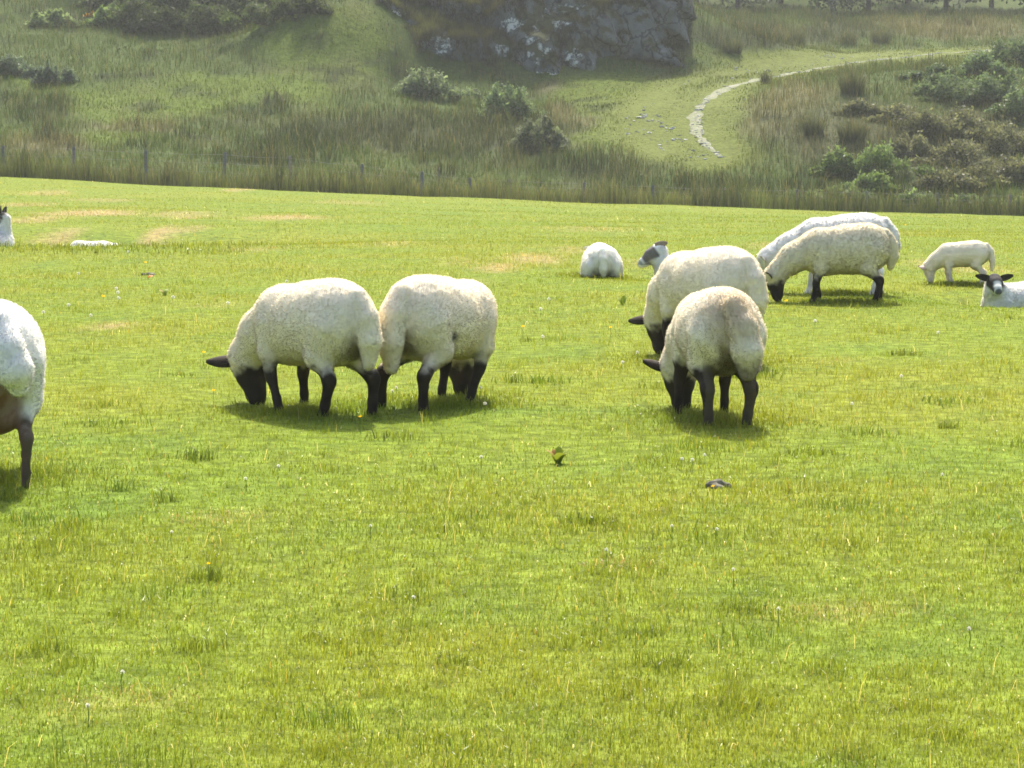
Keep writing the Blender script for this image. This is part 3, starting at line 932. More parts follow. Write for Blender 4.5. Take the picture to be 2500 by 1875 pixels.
GG = (0.17, 0.21, 0.12); DG = (0.06, 0.08, 0.03); BG = (0.11, 0.15, 0.075); HB = (0.135, 0.135, 0.075)
shrub('willow_bush', 1040, 232, 150, 62, GG, 'grey green willow bush growing against the foot of the rock', None, 301, 5200, .07, True)
shrub('willow_bush', 1235, 290, 130, 85, (0.15, 0.20, 0.10), 'bluish green willow bush standing left of the grassy track bank', None, 302, 5200, .07, True)
shrub('willow_bush', 1315, 365, 130, 85, (0.13, 0.15, 0.095), 'dull dark willow bush below the bluish green one', None, 303, 4800, .07, True)
shrub('willow_bush', 35, 180, 100, 60, (0.12, 0.155, 0.11), 'low grey blue bush on the open grassy slope', 'grey blue bushes on the open slope', 304, 3600, .06)
shrub('willow_bush', 85, 190, 60, 40, (0.12, 0.155, 0.11), 'low grey blue bush on the open grassy slope', 'grey blue bushes on the open slope', 305, 2000, .06)
shrub('willow_bush', 120, 205, 60, 60, (0.12, 0.155, 0.11), 'low grey blue bush on the open grassy slope', 'grey blue bushes on the open slope', 306, 2200, .06, True)
shrub('willow_bush', 163, 200, 55, 40, (0.12, 0.155, 0.11), 'low grey blue bush on the open grassy slope', 'grey blue bushes on the open slope', 307, 2000, .06)
shrub('bracken_clump', 125, 62, 110, 40, (0.2, 0.25, 0.12), 'pale green bracken clump at the edge of the dark thicket', None, 308, 3200, .09, True, 'bracken')
shrub('bracken_clump', 275, 58, 90, 50, (0.16, 0.22, 0.075), 'leafy green bracken clump with pale fronds beside the orange leaves', None, 309, 2600, .09, True, 'bracken')
shrub('withered_fern', 222, 40, 36, 14, (0.52, 0.27, 0.03), 'small withered orange fern on the grassy slope', None, 310, 260, .08, False, 'fern')
k = 311
for a, b, w, h in ((330, 62, 130, 70), (410, 78, 140, 70), (500, 80, 150, 85), (585, 66, 140, 80), (665, 55, 150, 75), (735, 35, 110, 60), (430, 25, 200, 90), (580, 20, 200, 90), (290, 20, 140, 60), (700, 5, 150, 60)):
    shrub('thicket_bush', a, b, w, h, np.array(DG) * rng.uniform(.7, 1.25), 'dark green bush in the shady thicket above the slope', 'thicket bushes above the slope', k, 3600, .1); k += 1
for a, b, w, h in ((2345, 245, 190, 75), (2290, 235, 120, 60), (2440, 250, 150, 90), (2470, 160, 130, 85), (2400, 180, 120, 60), (2495, 290, 120, 110), (2270, 190, 90, 40)):
    shrub('gorse_bush', a, b, w, h, np.array(BG) * rng.uniform(.8, 1.2), 'dense bluish green gorse bush on the mound beside the track', 'gorse bushes on the mound', k, 3800, .075); k += 1
def rushes(px, py, wpx, hpx, col, label, group, seed):
    g = np.random.default_rng(seed)
    p = hit(px, py)
    sc = p[1] / FPX
    r = empty('rush_clump', p - [0, 0, .03])
    tag(r, label, 'rushes', group)
    n = int(260 * max(1, wpx / 50))
    rad = wpx * sc * .32
    a = g.uniform(0, 6.28, n); q = rad * np.sqrt(g.uniform(0, 1, n))
    B = np.stack([q * np.cos(a), q * np.sin(a), np.zeros(n)], -1)
    c = np.array(col) * g.uniform(.55, 1.35, n)[:, None]
    tip = lerp3(c, (0.24, 0.18, 0.09), (g.uniform(0, 1, n) < .3) * g.uniform(.3, .8, n))
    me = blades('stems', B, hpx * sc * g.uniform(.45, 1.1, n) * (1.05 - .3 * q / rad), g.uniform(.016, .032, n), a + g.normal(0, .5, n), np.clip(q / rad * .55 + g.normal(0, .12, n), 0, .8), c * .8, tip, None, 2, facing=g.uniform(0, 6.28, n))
    link('stems', me, M['rough_grass'], r)
for a, b, w, h, lb in ((2080, 228, 80, 85, 'big dark rush clump standing right at the inner edge of the track'), (1985, 330, 70, 70, 'dark rush clump among pale grass inside the track bend'), (2080, 345, 90, 75, 'broad rush clump between pale grass and the heath bushes'), (1870, 205, 34, 42, 'small lone rush clump touching the inner wheel rut'),
                       (1790, 130, 60, 50, 'rush clump behind the track close to the rock'), (1930, 110, 110, 62, 'wide rush clump on the far side of the track'), (2070, 108, 60, 45, 'rush clump behind the track below the pale trunk'), (2150, 106, 70, 55, 'rush clump behind the track beside the pale straw grass')):
    rushes(a, b, w, h, (0.085, 0.105, 0.045), lb, 'rush clumps beside the track', k); k += 1
for a, b, w, h, lb in ((2045, 430, 110, 75, 'fresh green bush at the foot of the mound touching the track verge'), (2150, 425, 150, 80, 'widest of the fresh green bushes below the heathery mound'), (2120, 470, 130, 60, 'low fresh green bush between the fence and the wider green bushes')):
    shrub('green_bush', a, b, w, h, (0.13, 0.18, 0.06), lb, 'green bushes below the mound', k, 3800, .075); k += 1
for a, b, w, h in ((2250, 330, 160, 70), (2350, 330, 150, 70), (2190, 300, 120, 50), (2450, 370, 160, 80), (2330, 400, 170, 70), (2220, 380, 120, 60), (2430, 440, 170, 70), (2100, 280, 100, 40), (2500, 450, 130, 80), (2310, 460, 150, 60)):
    shrub('heath_bush', a, b, w, h, np.array(HB) * rng.uniform(.85, 1.2), 'brownish heath bush covering the mound above the fence', 'heath bushes on the mound', k, 3000, .075); k += 1
for a, b, w, h in ((2090, 500, 110, 50), (2240, 508, 150, 55), (2380, 512, 140, 50), (1960, 497, 120, 40), (2490, 518, 120, 50)):
    shrub('bramble_bush', a, b, w, h, np.array((0.11, 0.15, 0.06)) * rng.uniform(.8, 1.2), 'low dark green bramble along the fence below the mound', 'brambles along the fence', k, 2400, .075, False, 'bramble'); k += 1

def tree(px, py, Y, hgt, wid, col, label, group, seed, trunk_tone, n=2600):
    g = np.random.default_rng(seed)
    p = at(px, py, Y)
    z = float(hill_z(p[0], Y))
    r = empty('tree', (p[0], Y, z - 0.1))
    tag(r, label, 'tree', group)
    lobes = [(g.normal(0, .28) * wid, g.normal(0, .25) * wid, hgt * g.uniform(.28, .92), wid * g.uniform(.2, .36), wid * g.uniform(.2, .34), hgt * g.uniform(.09, .16)) for _ in range(16)]
    lobes += [(g.normal(0, .3) * wid, -abs(g.normal(0, .2)) * wid, hgt * .14, wid * .22, wid * .2, hgt * .1) for _ in range(3)]
    paths = [([(0, 0, -.3), (g.normal(0, .1), 0, hgt * .3), (g.normal(0, .2), g.normal(0, .2), hgt * .62), (0, 0, hgt * .88)], [.2, .15, .1, .03])]
    for l in lobes[:10]:
        paths.append(([(0, 0, l[2] * .6), (l[0] * .6, l[1] * .6, l[2] * .85), l[:3]], [.07, .045, .015]))
    link('trunk', woody('trunk', paths, trunk_tone), M['bark'], r)
    link('crown', leaf_mesh('crown', lobes, n, 0.17, col, seed), M['leaf'], r)
for i, (a, Y) in enumerate(((1700, 150), (1800, 147), (1905, 152), (2120, 149), (2215, 153), (2310, 150), (2420, 152), (2540, 150), (2660, 148), (1620, 154), (2010, 158), (1960, 163), (2170, 162), (2370, 163))):
    tree(a, 25, Y, rng.uniform(6, 8.5), rng.uniform(4, 5.5), np.array((0.032, 0.048, 0.026)) * rng.uniform(.8, 1.2), 'dark leafy tree in the wood beyond the track', 'trees beyond the track', 400 + i, (0.07, 0.06, 0.05))
tree(2030, 32, 146, 7, 3.5, (0.05, 0.07, 0.03), 'slender tree with a pale forked trunk in front of the wood', None, 430, (0.33, 0.32, 0.25), 2600)
for i, (a, Y) in enumerate(((340, 124), (450, 122), (570, 121), (690, 120), (780, 121), (230, 126), (500, 127), (640, 126))):
    tree(a, -30, Y, rng.uniform(4.5, 6), rng.uniform(3.5, 5), np.array((0.03, 0.042, 0.02)) * rng.uniform(.8, 1.2), 'dark leafy tree above the shady thicket left of the rock', 'trees above the thicket', 450 + i, (0.06, 0.05, 0.04), 2200)

# ------------------------------------------------------------------ sheep
def v3(*a): return np.array(a, float)
def rz_(v, a):
    c, s_ = math.cos(a), math.sin(a)
    return np.array([v[0] * c - v[1] * s_, v[0] * s_ + v[1] * c, v[2]])
def unit(v):
    v = np.asarray(v, float); return v / np.linalg.norm(v)

FEET = []
class Body:
    """an animal's skin as a blend of tapered limbs and ellipsoids"""
    def __init__(self):
        self.p = []
    def cone(self, a, b, ra, rb, cls='wool', k=0.04):
        self.p.append(('c', np.array(a, float), np.array(b, float), ra, rb, cls, k))
    def chain(self, pts, rad, cls='wool', k=0.04):
        for i in range(len(pts) - 1):
            self.cone(pts[i], pts[i + 1], rad[i], rad[i + 1], cls[i] if isinstance(cls, list) else cls, k)
    def ell(self, c, r, cls='wool', k=0.05, tilt=0.0, yaw=0.0):
        self.p.append(('e', np.array(c, float), np.array(r, float), tilt, yaw, cls, k))
    def dist(self, q, P):
        if q[0] == 'c':
            a, b, ra, rb = q[1:5]
            ba = b - a
            t = np.clip(((P - a) @ ba) / (ba @ ba + 1e-9), 0, 1)
            return np.linalg.norm(P - a - t[..., None] * ba, axis=-1) - (ra + (rb - ra) * t)
        c, r, tilt, yaw = q[1:5]
        D = P - c
        if yaw:
            cy, sy = math.cos(-yaw), math.sin(-yaw)
            D = np.stack([D[..., 0] * cy - D[..., 1] * sy, D[..., 0] * sy + D[..., 1] * cy, D[..., 2]], -1)
        if tilt:
            ct, st = math.cos(-tilt), math.sin(-tilt)
            D = np.stack([D[..., 0] * ct + D[..., 2] * st, D[..., 1], -D[..., 0] * st + D[..., 2] * ct], -1)
        k0 = np.linalg.norm(D / r, axis=-1); k1 = np.linalg.norm(D / r ** 2, axis=-1) + 1e-9
        return k0 * (k0 - 1) / k1
    def box(self, q):
        if q[0] == 'c':
            return np.minimum(q[1] - q[3], q[2] - q[4]), np.maximum(q[1] + q[3], q[2] + q[4])
        m = np.max(q[2]) if (q[3] or q[4]) else q[2]
        return q[1] - m, q[1] + m
    def field(self, h):
        B = [self.box(q) for q in self.p]
        lo = np.min([b[0] for b in B], 0) - 0.05; hi = np.max([b[1] for b in B], 0) + 0.05
        n = np.ceil((hi - lo) / h).astype(int) + 1
        d = np.full(n, 0.5)
        ax = [lo[k] + h * np.arange(n[k]) for k in range(3)]
        for q, (bl, bh) in zip(self.p, B):
            m = q[6] + 2 * h + 0.02
            i0 = np.maximum(np.floor((bl - m - lo) / h).astype(int), 0); i1 = np.minimum(np.ceil((bh + m - lo) / h).astype(int) + 1, n)
            sl = tuple(slice(a, b) for a, b in zip(i0, i1))
            P = np.stack(np.meshgrid(*[ax[k][sl[k]] for k in range(3)], indexing='ij'), -1)
            f = self.dist(q, P)
            a = d[sl]
            hh = np.maximum(q[6] - np.abs(a - f), 0) / q[6]
            d[sl] = np.minimum(a, f) - hh * hh * q[6] * 0.25
        return d, lo
    def mesh(self, h):
        d, lo = self.field(h)
        V, F = surface_nets(d, lo, h)
        return smooth_mesh(V, F, 2, 0.5), F
    def cls_dist(self, V, cls):
        r = np.full(len(V), 9.0)
        for q in self.p:
            if q[5] in cls: r = np.minimum(r, self.dist(q, V))
        return r

def head_parts(b, H, f, u, sc, cls='dark', wool_back=True, neckr=0.0):
    """head with its poll at H, face pointing along f, brow towards u"""
    f = unit(f); u = unit(np.asarray(u) - f * (np.asarray(u) @ f)); s = np.cross(u, f)
    X = lambda a, t, c: H + (f * a + s * t + u * c) * sc
    b.cone(X(0.0, 0, 0.0), X(0.075, 0, 0.005), .072 * sc, .062 * sc, cls, .02)
    b.cone(X(0.07, 0, 0.008), X(0.17, 0, -0.004), .052 * sc, .040 * sc, cls, .03)
    b.cone(X(0.17, 0, -0.006), X(0.198, 0, -0.014), .041 * sc, .034 * sc, cls, .02)
    b.cone(X(0.03, 0, -0.035), X(0.165, 0, -0.032), .056 * sc, .030 * sc, cls, .025)
    for t in (-1, 1):
        b.cone(X(0.045, t * .035, .028), X(0.085, t * .038, .02), .027 * sc, .02 * sc, cls, .015)
        b.cone(X(0.04, t * .03, -.03), X(0.09, t * .026, -.03), .042 * sc, .03 * sc, cls, .02)
    return X, f, u, s

def ear_mesh(base, d, n, L, W):
    """cupped leaf of an ear: along d, opening towards n"""
    d = unit(d); n = unit(np.asarray(n) - d * (np.asarray(n) @ d)); w = np.cross(d, n)
    V, F = [], []
    rows, cols = 9, 7
    for side in (0, 1):
        for i in range(rows):
            t = i / (rows - 1)
            wid = W * (0.42 + 1.15 * t - 0.2 * t * t if t < 0.42 else 0.42 + 0.45 + 0.0) if False else W * (0.4 * (1 - t) ** 2 + 1.0 * math.sin(math.pi * min(t * 0.76 + 0.16, 1)) ** 0.8) * 0.55
            for j in range(cols):
                v = j / (cols - 1) * 2 - 1
                cup = (v * v) * W * 0.30 * (1 - 0.65 * t) + 0.10 * L * t * t * -0.5
                p = base + d * (L * t) + w * (v * wid) + n * (cup + (0.006 * (1 - v * v) * (1 - t * .8) if side else -0.0))
                V.append(p - (n * 0.0 if side else n * 0.006 * (1 - t * .7)))
    m = rows * cols
    for i in range(rows - 1):
        for j in range(cols - 1):
            a = i * cols + j
            F.append([a, a + cols, a + cols + 1, a + 1])
            F.append([m + a, m + a + 1, m + a + cols + 1, m + a + cols])
    ring = [j for j in range(cols)] + [i * cols + cols - 1 for i in range(1, rows)] + [(rows - 1) * cols + j for j in range(cols - 2, -1, -1)] + [i * cols for i in range(rows - 2, 0, -1)]
    for i in range(len(ring)):
        a, c = ring[i], ring[(i + 1) % len(ring)]
        F.append([a, c, m + c, m + a])
    return np.array(V), np.array(F)

def eye_mesh(c, r):
    V, F = [], []
    n, m = 8, 5
    for i in range(m + 1):
        th = math.pi * i / m
        for j in range(n):
            ph = 2 * math.pi * j / n
            V.append(c + r * np.array([math.sin(th) * math.cos(ph), math.sin(th) * math.sin(ph), math.cos(th)]))
    for i in range(m):
        for j in range(n):
            F.append([i * n + j, (i + 1) * n + j, (i + 1) * n + (j + 1) % n, i * n + (j + 1) % n])
    return np.array(V), np.array(F)

WOOL, BLACK, WHITE = (0.83, 0.75, 0.575), (0.030, 0.022, 0.016), (0.77, 0.76, 0.71)
def finish_sheep(name, b, X, s, u, f, place, rz, sc, label, seed, wool=WOOL, dark=BLACK, h=0.011, ntuft=34000, tlen=0.009, hsc=1.0,
                 ears=None, paint=None, ear_col=None, ear_len=.125, eyes=True, sink=0.012, leg_line=0.245, dirt=0.2, group=None, lumps=0.0045, tuft_w=0.0022):
    g = np.random.default_rng(seed)
    V, F = b.mesh(h)
    N = vnormals(V, F)
    dw, dd = b.cls_dist(V, ('wool', 'leg', 'legwool')), b.cls_dist(V, ('dark', 'bare'))
    nz = fbm(V * 22, 3, seed)
    wl = sstep(-0.014, 0.018, dd - dw + 0.022 * nz + 0.004)          # 1 = wool, 0 = short-haired skin
    ld = b.cls_dist(V, ('leg', 'legwool'))
    wl = wl * (1 - sstep(leg_line + .04, leg_line - .035, V[:, 2] + 0.06 * nz) * (1 - sstep(.012, .03, ld)))
    V = V + N * (wl * lumps * (fbm(V * 17, 2, seed + 1) + 0.7 * fbm(V * 42, 2, seed + 2)))[:, None]
    N = vnormals(V, F)
    dirtn = np.clip(0.5 + 0.9 * fbm(V * 6, 3, seed + 3), 0, 1)
    low = sstep(0.42, 0.2, V[:, 2]) * 0.6 + 0.4
    cw = lerp3(wool, (0.50, 0.40, 0.25), np.clip(dirt * dirtn * low * 1.3, 0, 1))
    cd = np.tile(np.array(dark), (len(V), 1)) * (0.75 + 0.6 * np.clip(nz + .4, 0, 1))[:, None]
    C = cd * (1 - wl[:, None]) + cw * wl[:, None]
    wool_w = wl.copy()
    if paint is not None:
        C, wool_w = paint(V, N, C, wool_w, fbm(V * 30, 2, seed + 9))
    me = raw_mesh(name, V, F, True, C)
    place = np.array(place, float) - [0, 0, sink]
    FEET.append((place, rz, sc))
    o = link(name, me, M['sheep'], None, place, rz, sc)
    tag(o, label, 'sheep', group)
    # fleece: fine locks standing off the skin
    tri = np.concatenate([F[:, [0, 1, 2]], F[:, [0, 2, 3]]])
    A = np.linalg.norm(np.cross(V[tri[:, 1]] - V[tri[:, 0]], V[tri[:, 2]] - V[tri[:, 0]]), axis=1) * (wool_w[tri].mean(1) > 0.35)
    k = g.choice(len(tri), ntuft, p=A / A.sum())
    r1, r2 = np.sqrt(g.uniform(0, 1, ntuft)), g.uniform(0, 1, ntuft)
    w3 = np.stack([1 - r1, r1 * (1 - r2), r1 * r2], -1)
    B = (V[tri[k]] * w3[..., None]).sum(1)
    NN = (N[tri[k]] * w3[..., None]).sum(1); NN /= np.linalg.norm(NN, axis=1)[:, None]
    CC = (C[tri[k]] * w3[..., None]).sum(1)
    fl = np.stack([fbm(B * 14, 2, seed + 20 + d) for d in range(3)], -1)
    D = NN + fl * 0.45 + g.normal(0, 0.25, (ntuft, 3)) + np.array([0, 0, -0.15])
    D /= np.linalg.norm(D, axis=1)[:, None]
    D = D + NN * np.clip(0.25 - (D * NN).sum(1), 0, 1)[:, None]
    T = np.cross(D, g.normal(0, 1, (ntuft, 3))); T /= np.linalg.norm(T, axis=1)[:, None] + 1e-9
    Ln = tlen * g.uniform(0.5, 1.25, ntuft)[:, None]
    wd = tuft_w * g.uniform(0.6, 1.4, ntuft)[:, None]
    Bb = B - NN * 0.004
    TV = np.stack([Bb - T * wd, Bb + T * wd, B + D * Ln], 1).reshape(-1, 3)
    tn = NN + g.normal(0, 0.06, (ntuft, 3)); tn /= np.linalg.norm(tn, axis=1)[:, None]
    shade = g.uniform(0.97, 1.08, ntuft)[:, None]
    fm = raw_mesh('fleece', TV, np.arange(ntuft * 3).reshape(-1, 3), True, np.repeat(np.clip(CC * shade, 0, .9), 3, 0), np.repeat(tn, 3, 0))
    link('fleece', fm, M['fleece'], o)
    if ears is not None:
        for (base, d, n) in ears:
            EV, EF = ear_mesh(base, d, n, ear_len * hsc, 0.058 * hsc)
            ec = np.tile(np.array(ear_col if ear_col is not None else dark, float), (len(EV), 1)) * (0.8 + 0.4 * g.uniform(0, 1, len(EV)))[:, None]
            link('ear', raw_mesh('ear', EV, EF, True, ec), M['sheep'], o)
    if eyes and X is not None:
        for t in (-1, 1):
            EV, EF = eye_mesh(X(0.072, t * .052, .02), .0125 * hsc)
            link('eye', raw_mesh('eye', EV, EF), M['eye'], o)
    return o

def standing(b, legs, legcls='dark', tail=(0.0, 0.0), tail_len=1.0, width=1.0, leg_r=0.63, fat=1.0, high=0.0, tail_r=1.0, wool_leg=True):
    """body, legs and tail of a standing sheep; legs: fl, fr, hl, hr foot offsets (dx, dy)"""
    w = width
    b.ell((-0.215, 0, 0.478 + high), (0.205, 0.182 * w, 0.208 * fat), 'wool', .06)
    b.ell((-0.045, 0, 0.462 + high), (0.295, 0.205 * w, 0.216 * fat), 'wool', .08)
    b.ell((0.175, 0, 0.425 + high), (0.185, 0.160 * w, 0.190 * fat), 'wool', .07)
    b.ell((0.17, 0, 0.535 + high), (0.14, 0.085 * w, 0.075), 'wool', .07)
    for i, (sy, kind) in enumerate(((1, 'f'), (-1, 'f'), (1, 'h'), (-1, 'h'))):
        dx, dy = legs[i]
        lr = leg_r
        if kind == 'f':
            b.cone((0.195, sy * .082 * w, .43 + high), (0.205, sy * .108 * w, .31 + high * .7), .100, .066, 'wool', .016)
            b.cone((0.205, sy * .108 * w, .31 + high * .7), (0.217 + dx * .3, sy * .122 * w + dy * .35, .205 + high * .3), .076 * lr, .048 * lr, 'legwool', .025)
            b.chain([(0.217 + dx * .3, sy * .122 * w + dy * .35, .215 + high * .3), (0.222 + dx * .45, sy * .12 * w + dy * .5, .175 + high * .2), (0.212 + dx * .8, sy * .12 * w + dy * .85, .07), (0.215 + dx, sy * .12 * w + dy, .015), (0.235 + dx, sy * .12 * w + dy, -.02)],
                    [.046 * lr, .043 * lr, .034 * lr, .037 * lr, .034 * lr], 'leg', .02)
        else:
            b.cone((-0.245, sy * .082 * w, .45 + high), (-0.20, sy * .112 * w, .315 + high * .7), 0.126 * w, .080 * (0.3 + 0.7 * w), 'wool', .014)
            b.cone((-0.20, sy * .112 * w, .315 + high * .7), (-0.30 + dx * .4, sy * .118 * w + dy * .45, .205 + high * .3), .078 * (0.5 + 0.5 * lr), .050 * lr, 'legwool', .025)
            b.chain([(-0.312 + dx * .42, sy * .126 * w + dy * .45, .205 + high * .3), (-0.325 + dx * .5, sy * .126 * w + dy * .5, .19 + high * .25), (-0.305 + dx * .85, sy * .124 * w + dy * .88, .07), (-0.295 + dx, sy * .124 * w + dy, .015), (-0.275 + dx, sy * .124 * w + dy, -.02)],
                    [.058 * lr, .052 * lr, .038 * lr, .040 * lr, .037 * lr], 'leg', .02)
    ty, tb = tail
    b.chain([(-0.365, ty * .15, .605 + high), (-0.425 - tb * .3, ty * .5, .51 + high), (-0.44 - tb * .7, ty * .85, .50 - .10 * tail_len + high), (-0.425 - tb, ty, .50 - .20 * tail_len + high)], [.05 * tail_r, .058 * tail_r, .060 * tail_r, .034 * tail_r], 'wool', .014)

def graze(b, yaw=0.0, drop=0.0, hsc=1.0, reach=1.0, facecls='dark', tuck=-0.10, roll=0.0, wool=True, high=0.0):
    S = v3(0.225, 0, 0.49 + high)
    m = S + rz_(v3(.155 * reach, 0, -.10 - high * .5), yaw * .45)
    H = m + rz_(v3(.135 * reach, 0, -.13 + drop - high * .5), yaw * .9)
    b.chain([S, m, H], [.150, .120, .086 * hsc], 'wool', .05)
    f = rz_(v3(tuck, 0, -1), yaw)
    u = rz_(v3(1, 0, tuck), yaw)
    X, f, u, s = head_parts(b, H, f, u, hsc, facecls)
    b.ell(X(-0.005, 0, -.028), v3(.075, .082, .085) * hsc, 'wool', .03, 0, yaw)   # wool behind ears and under the jaw
    return X, f, u, s
def ear_pair(X, f, u, s, fwd=0.6, out=0.75, up=0.15, hsc=1.0):
    return [(X(-.005, t * .052, .035), u * fwd + s * (t * out) - f * up, u * .35 - s * (t * .5) + f * .55) for t in (-1, 1)]

def root_at(px, py):
    return flat_hit(px, py)

def dirt_shade_rear(sh, amount=0.8, col=(0.17, 0.13, 0.075)):  # dirt, plus the shade of the gap between the thighs painted into the coat
    def p(V, N, C, wl, nz):
        d = np.sqrt((V[:, 0] + 0.40) ** 2 * 2 + (V[:, 1] / 1.1) ** 2 + (V[:, 2] - 0.33) ** 2 * 1.2)
        t = (1 - sstep(0.07, 0.22, d + 0.03 * nz)) * amount * (1 - sstep(.05, .11, np.abs(V[:, 1]) + .02 * nz)) * sstep(-0.43, -0.39, V[:, 0])
        return lerp3(C, col, t), wl
    return p

def lying(b, legcls='dark', width=1.0, tail=True, splay=0.0):
    w = width
    b.ell((-0.20, 0, 0.195), (0.22, 0.20 * w, 0.185), 'wool', .06)
    b.ell((0.0, 0, 0.185), (0.31, 0.215 * w, 0.190), 'wool', .08)
    b.ell((0.20, 0, 0.19), (0.19, 0.165 * w, 0.180), 'wool', .08)
    for sy in (1, -1):
        b.ell((-0.22, sy * (.155 * w + splay * .3), .125), (0.19, 0.085, 0.145), 'wool', .03)
        b.chain([(-0.30, sy * .17 * w, .06), (-0.16, sy * (.215 * w + splay), .035), (-0.04, sy * (.20 * w + splay), .02)], [.05, .034, .030], legcls, .02)
        b.cone((0.24, sy * .10 * w, .17), (0.30, sy * .115 * w, .08), .09, .06, 'wool', .03)
        b.chain([(0.30, sy * .115 * w, .07), (0.37, sy * .11 * w, .04), (0.27, sy * .10 * w, .02)], [.045, .038, .028], legcls, .02)
    if tail:
        b.chain([(-0.37, 0, .32), (-0.445, 0, .23), (-0.455, 0, .12), (-0.44, 0, .05)], [.042, .05, .05, .03], 'wool', .008)

def raised_head(b, H, f, u, hsc, facecls='dark', base=(0.24, 0, 0.24), r0=.145):
    H = np.array(H, float); base = np.array(base, float)
    m = base * 0.45 + H * 0.55 + np.array([0.02, 0, -0.02])
    b.chain([base, m, H - unit(f) * .03 * hsc - np.array([0, 0, .03])], [r0, .095, .07 * hsc], 'neck', .04)
    return head_parts(b, H, f, u, hsc, facecls)

# the grazing lamb whose head is down on the left of its pair
b = Body()
standing(b, [(-.11, .01), (.0, .0), (.07, -.01), (-.03, .0)], tail=(-.02, .0), tail_len=1.1)
X, f, u, s_ = graze(b, 0.06, -0.012, 1.2, 1.02, tuck=-.28)
finish_sheep('lamb', b, X, s_, u, f, root_at(762, 1002), R(180 - 46), 1.05, 'cream lamb with black face and legs grazing, its rump touching its neighbour', 501,
             ears=ear_pair(X, f, u, s_, .85, .45, .12), hsc=1.2, ntuft=38000, paint=dirt_shade_rear(0, .85))
# its neighbour, rump to rump, with a black smudge on the flank
b = Body()
standing(b, [(-.06, .0), (-.12, .02), (-.01, .05), (-.03, .02)], tail=(.02, .0), tail_len=1.3, tail_r=1.15, width=1.0)
X, f, u, s_ = graze(b, R(64), -.02, 1.15, 1.0)
_dr = dirt_shade_rear(0, .8, (0.15, 0.10, 0.055))
def smudge(V, N, C, wl, nz):
    C, wl = _dr(V, N, C, wl, nz)
    for (a, z, r, am) in ((-.175, .385, .028, .9), (-.14, .37, .025, .5), (-.235, .455, .014, .55)):
        d = np.hypot(V[:, 0] - a, V[:, 2] - z) + 0.012 * nz
        C = lerp3(C, (0.05, 0.055, 0.055), (1 - sstep(r * .5, r * 1.2, d)) * am * (V[:, 1] < -0.1))
    return C, wl
finish_sheep('lamb', b, X, s_, u, f, root_at(1082, 986), R(57), 1.06, 'cream lamb with a black smudge on its haunch, head tucked behind its forelegs', 502,
             ears=ear_pair(X, f, u, s_, .25, 1.0, .3), hsc=1.05, ntuft=38000, paint=smudge, dirt=.35)
# front lamb seen from behind
b = Body()
standing(b, [(.0, .02), (.03, .0), (.0, -.02), (.02, .02)], tail=(-.06, .015), tail_len=1.05, tail_r=1.3, width=.98)
X, f, u, s_ = graze(b, R(20), -.03, 1.15, 1.0)
def brown_rump(V, N, C, wl, nz):
    C, wl = dirt_shade_rear(0, .9, (0.12, 0.095, 0.05))(V, N, C, wl, nz)
    t = (1 - sstep(0.05, 0.30, np.sqrt((V[:, 0] + .40) ** 2 + (V[:, 1] - .01) ** 2 * 1.5 + (V[:, 2] - .60) ** 2 * .8) + 0.05 * nz)) * .75 * wl
    C = lerp3(C, (0.10, 0.08, 0.05), (V[:, 0] < -.22) * (1 - sstep(.27, .40, V[:, 2] + .05 * nz)) * (np.abs(V[:, 1]) < .13) * .75)  # dark brown wool and thigh shade painted low between the hind legs
    return lerp3(C, (0.40, 0.30, 0.165), t), wl
finish_sheep('lamb', b, X, s_, u, f, root_at(1742, 1021), R(99), 1.03, 'dirty cream lamb with brown stained rump and bushy tail, seen from behind', 503,
             ears=ear_pair(X, f, u, s_, .2, 1.0, .25), hsc=1.05, ntuft=38000, paint=brown_rump, leg_line=.30, dirt=.3, wool=(0.84, 0.77, 0.61))
# the large one just behind it
b = Body()
standing(b, [(.0, .0), (.03, .0), (.0, .0), (.0, .0)], tail=(-.02, .0), tail_len=1.1)
X, f, u, s_ = graze(b, R(-4), -0.03, 1.0, 0.9)
finish_sheep('lamb', b, X, s_, u, f, root_at(1724, 880), R(180 - 56), 1.13, 'large clean cream lamb grazing half hidden behind the brown stained one', 504,
             ears=ear_pair(X, f, u, s_, .8, .55, -.1), ntuft=34000, paint=dirt_shade_rear(0, .5))
# far grazing lamb in profile
b = Body()
standing(b, [(.06, .0), (-.03, .0), (.03, .0), (-.05, .0)], tail=(.0, -.01), tail_len=.95, tail_r=.85)
X, f, u, s_ = graze(b, 0.0, -0.02, 1.05, 1.28)
finish_sheep('lamb', b, X, s_, u, f, root_at(2056, 735), R(180), 1.03, 'cream lamb with black legs grazing in profile before the white ewe', 505,
             ears=ear_pair(X, f, u, s_, .3, .9, .2), ntuft=26000, h=.013, tuft_w=.006, wool=(0.82, 0.735, 0.53))
# white shorn ewe behind it
b = Body()
standing(b, [(.08, .0), (-.02, .0), (.04, .0), (-.06, .0)], legcls='bare', tail=(.0, .0), tail_len=.9, leg_r=.66, fat=.98, wool_leg=False)
X, f, u, s_ = graze(b, 0.0, 0.04, 1.1, 1.35, 'bare')
finish_sheep('ewe', b, X, s_, u, f, root_at(2052, 715), R(180), 1.115, 'white shorn ewe with white legs grazing behind the profile lamb', 506,
             ears=ear_pair(X, f, u, s_, .3, .9, .2), dark=(0.62, 0.60, 0.55), ear_col=(.5, .45, .4), wool=WHITE, dirt=.08, ntuft=16000, tlen=.012, h=.014, tuft_w=.006)
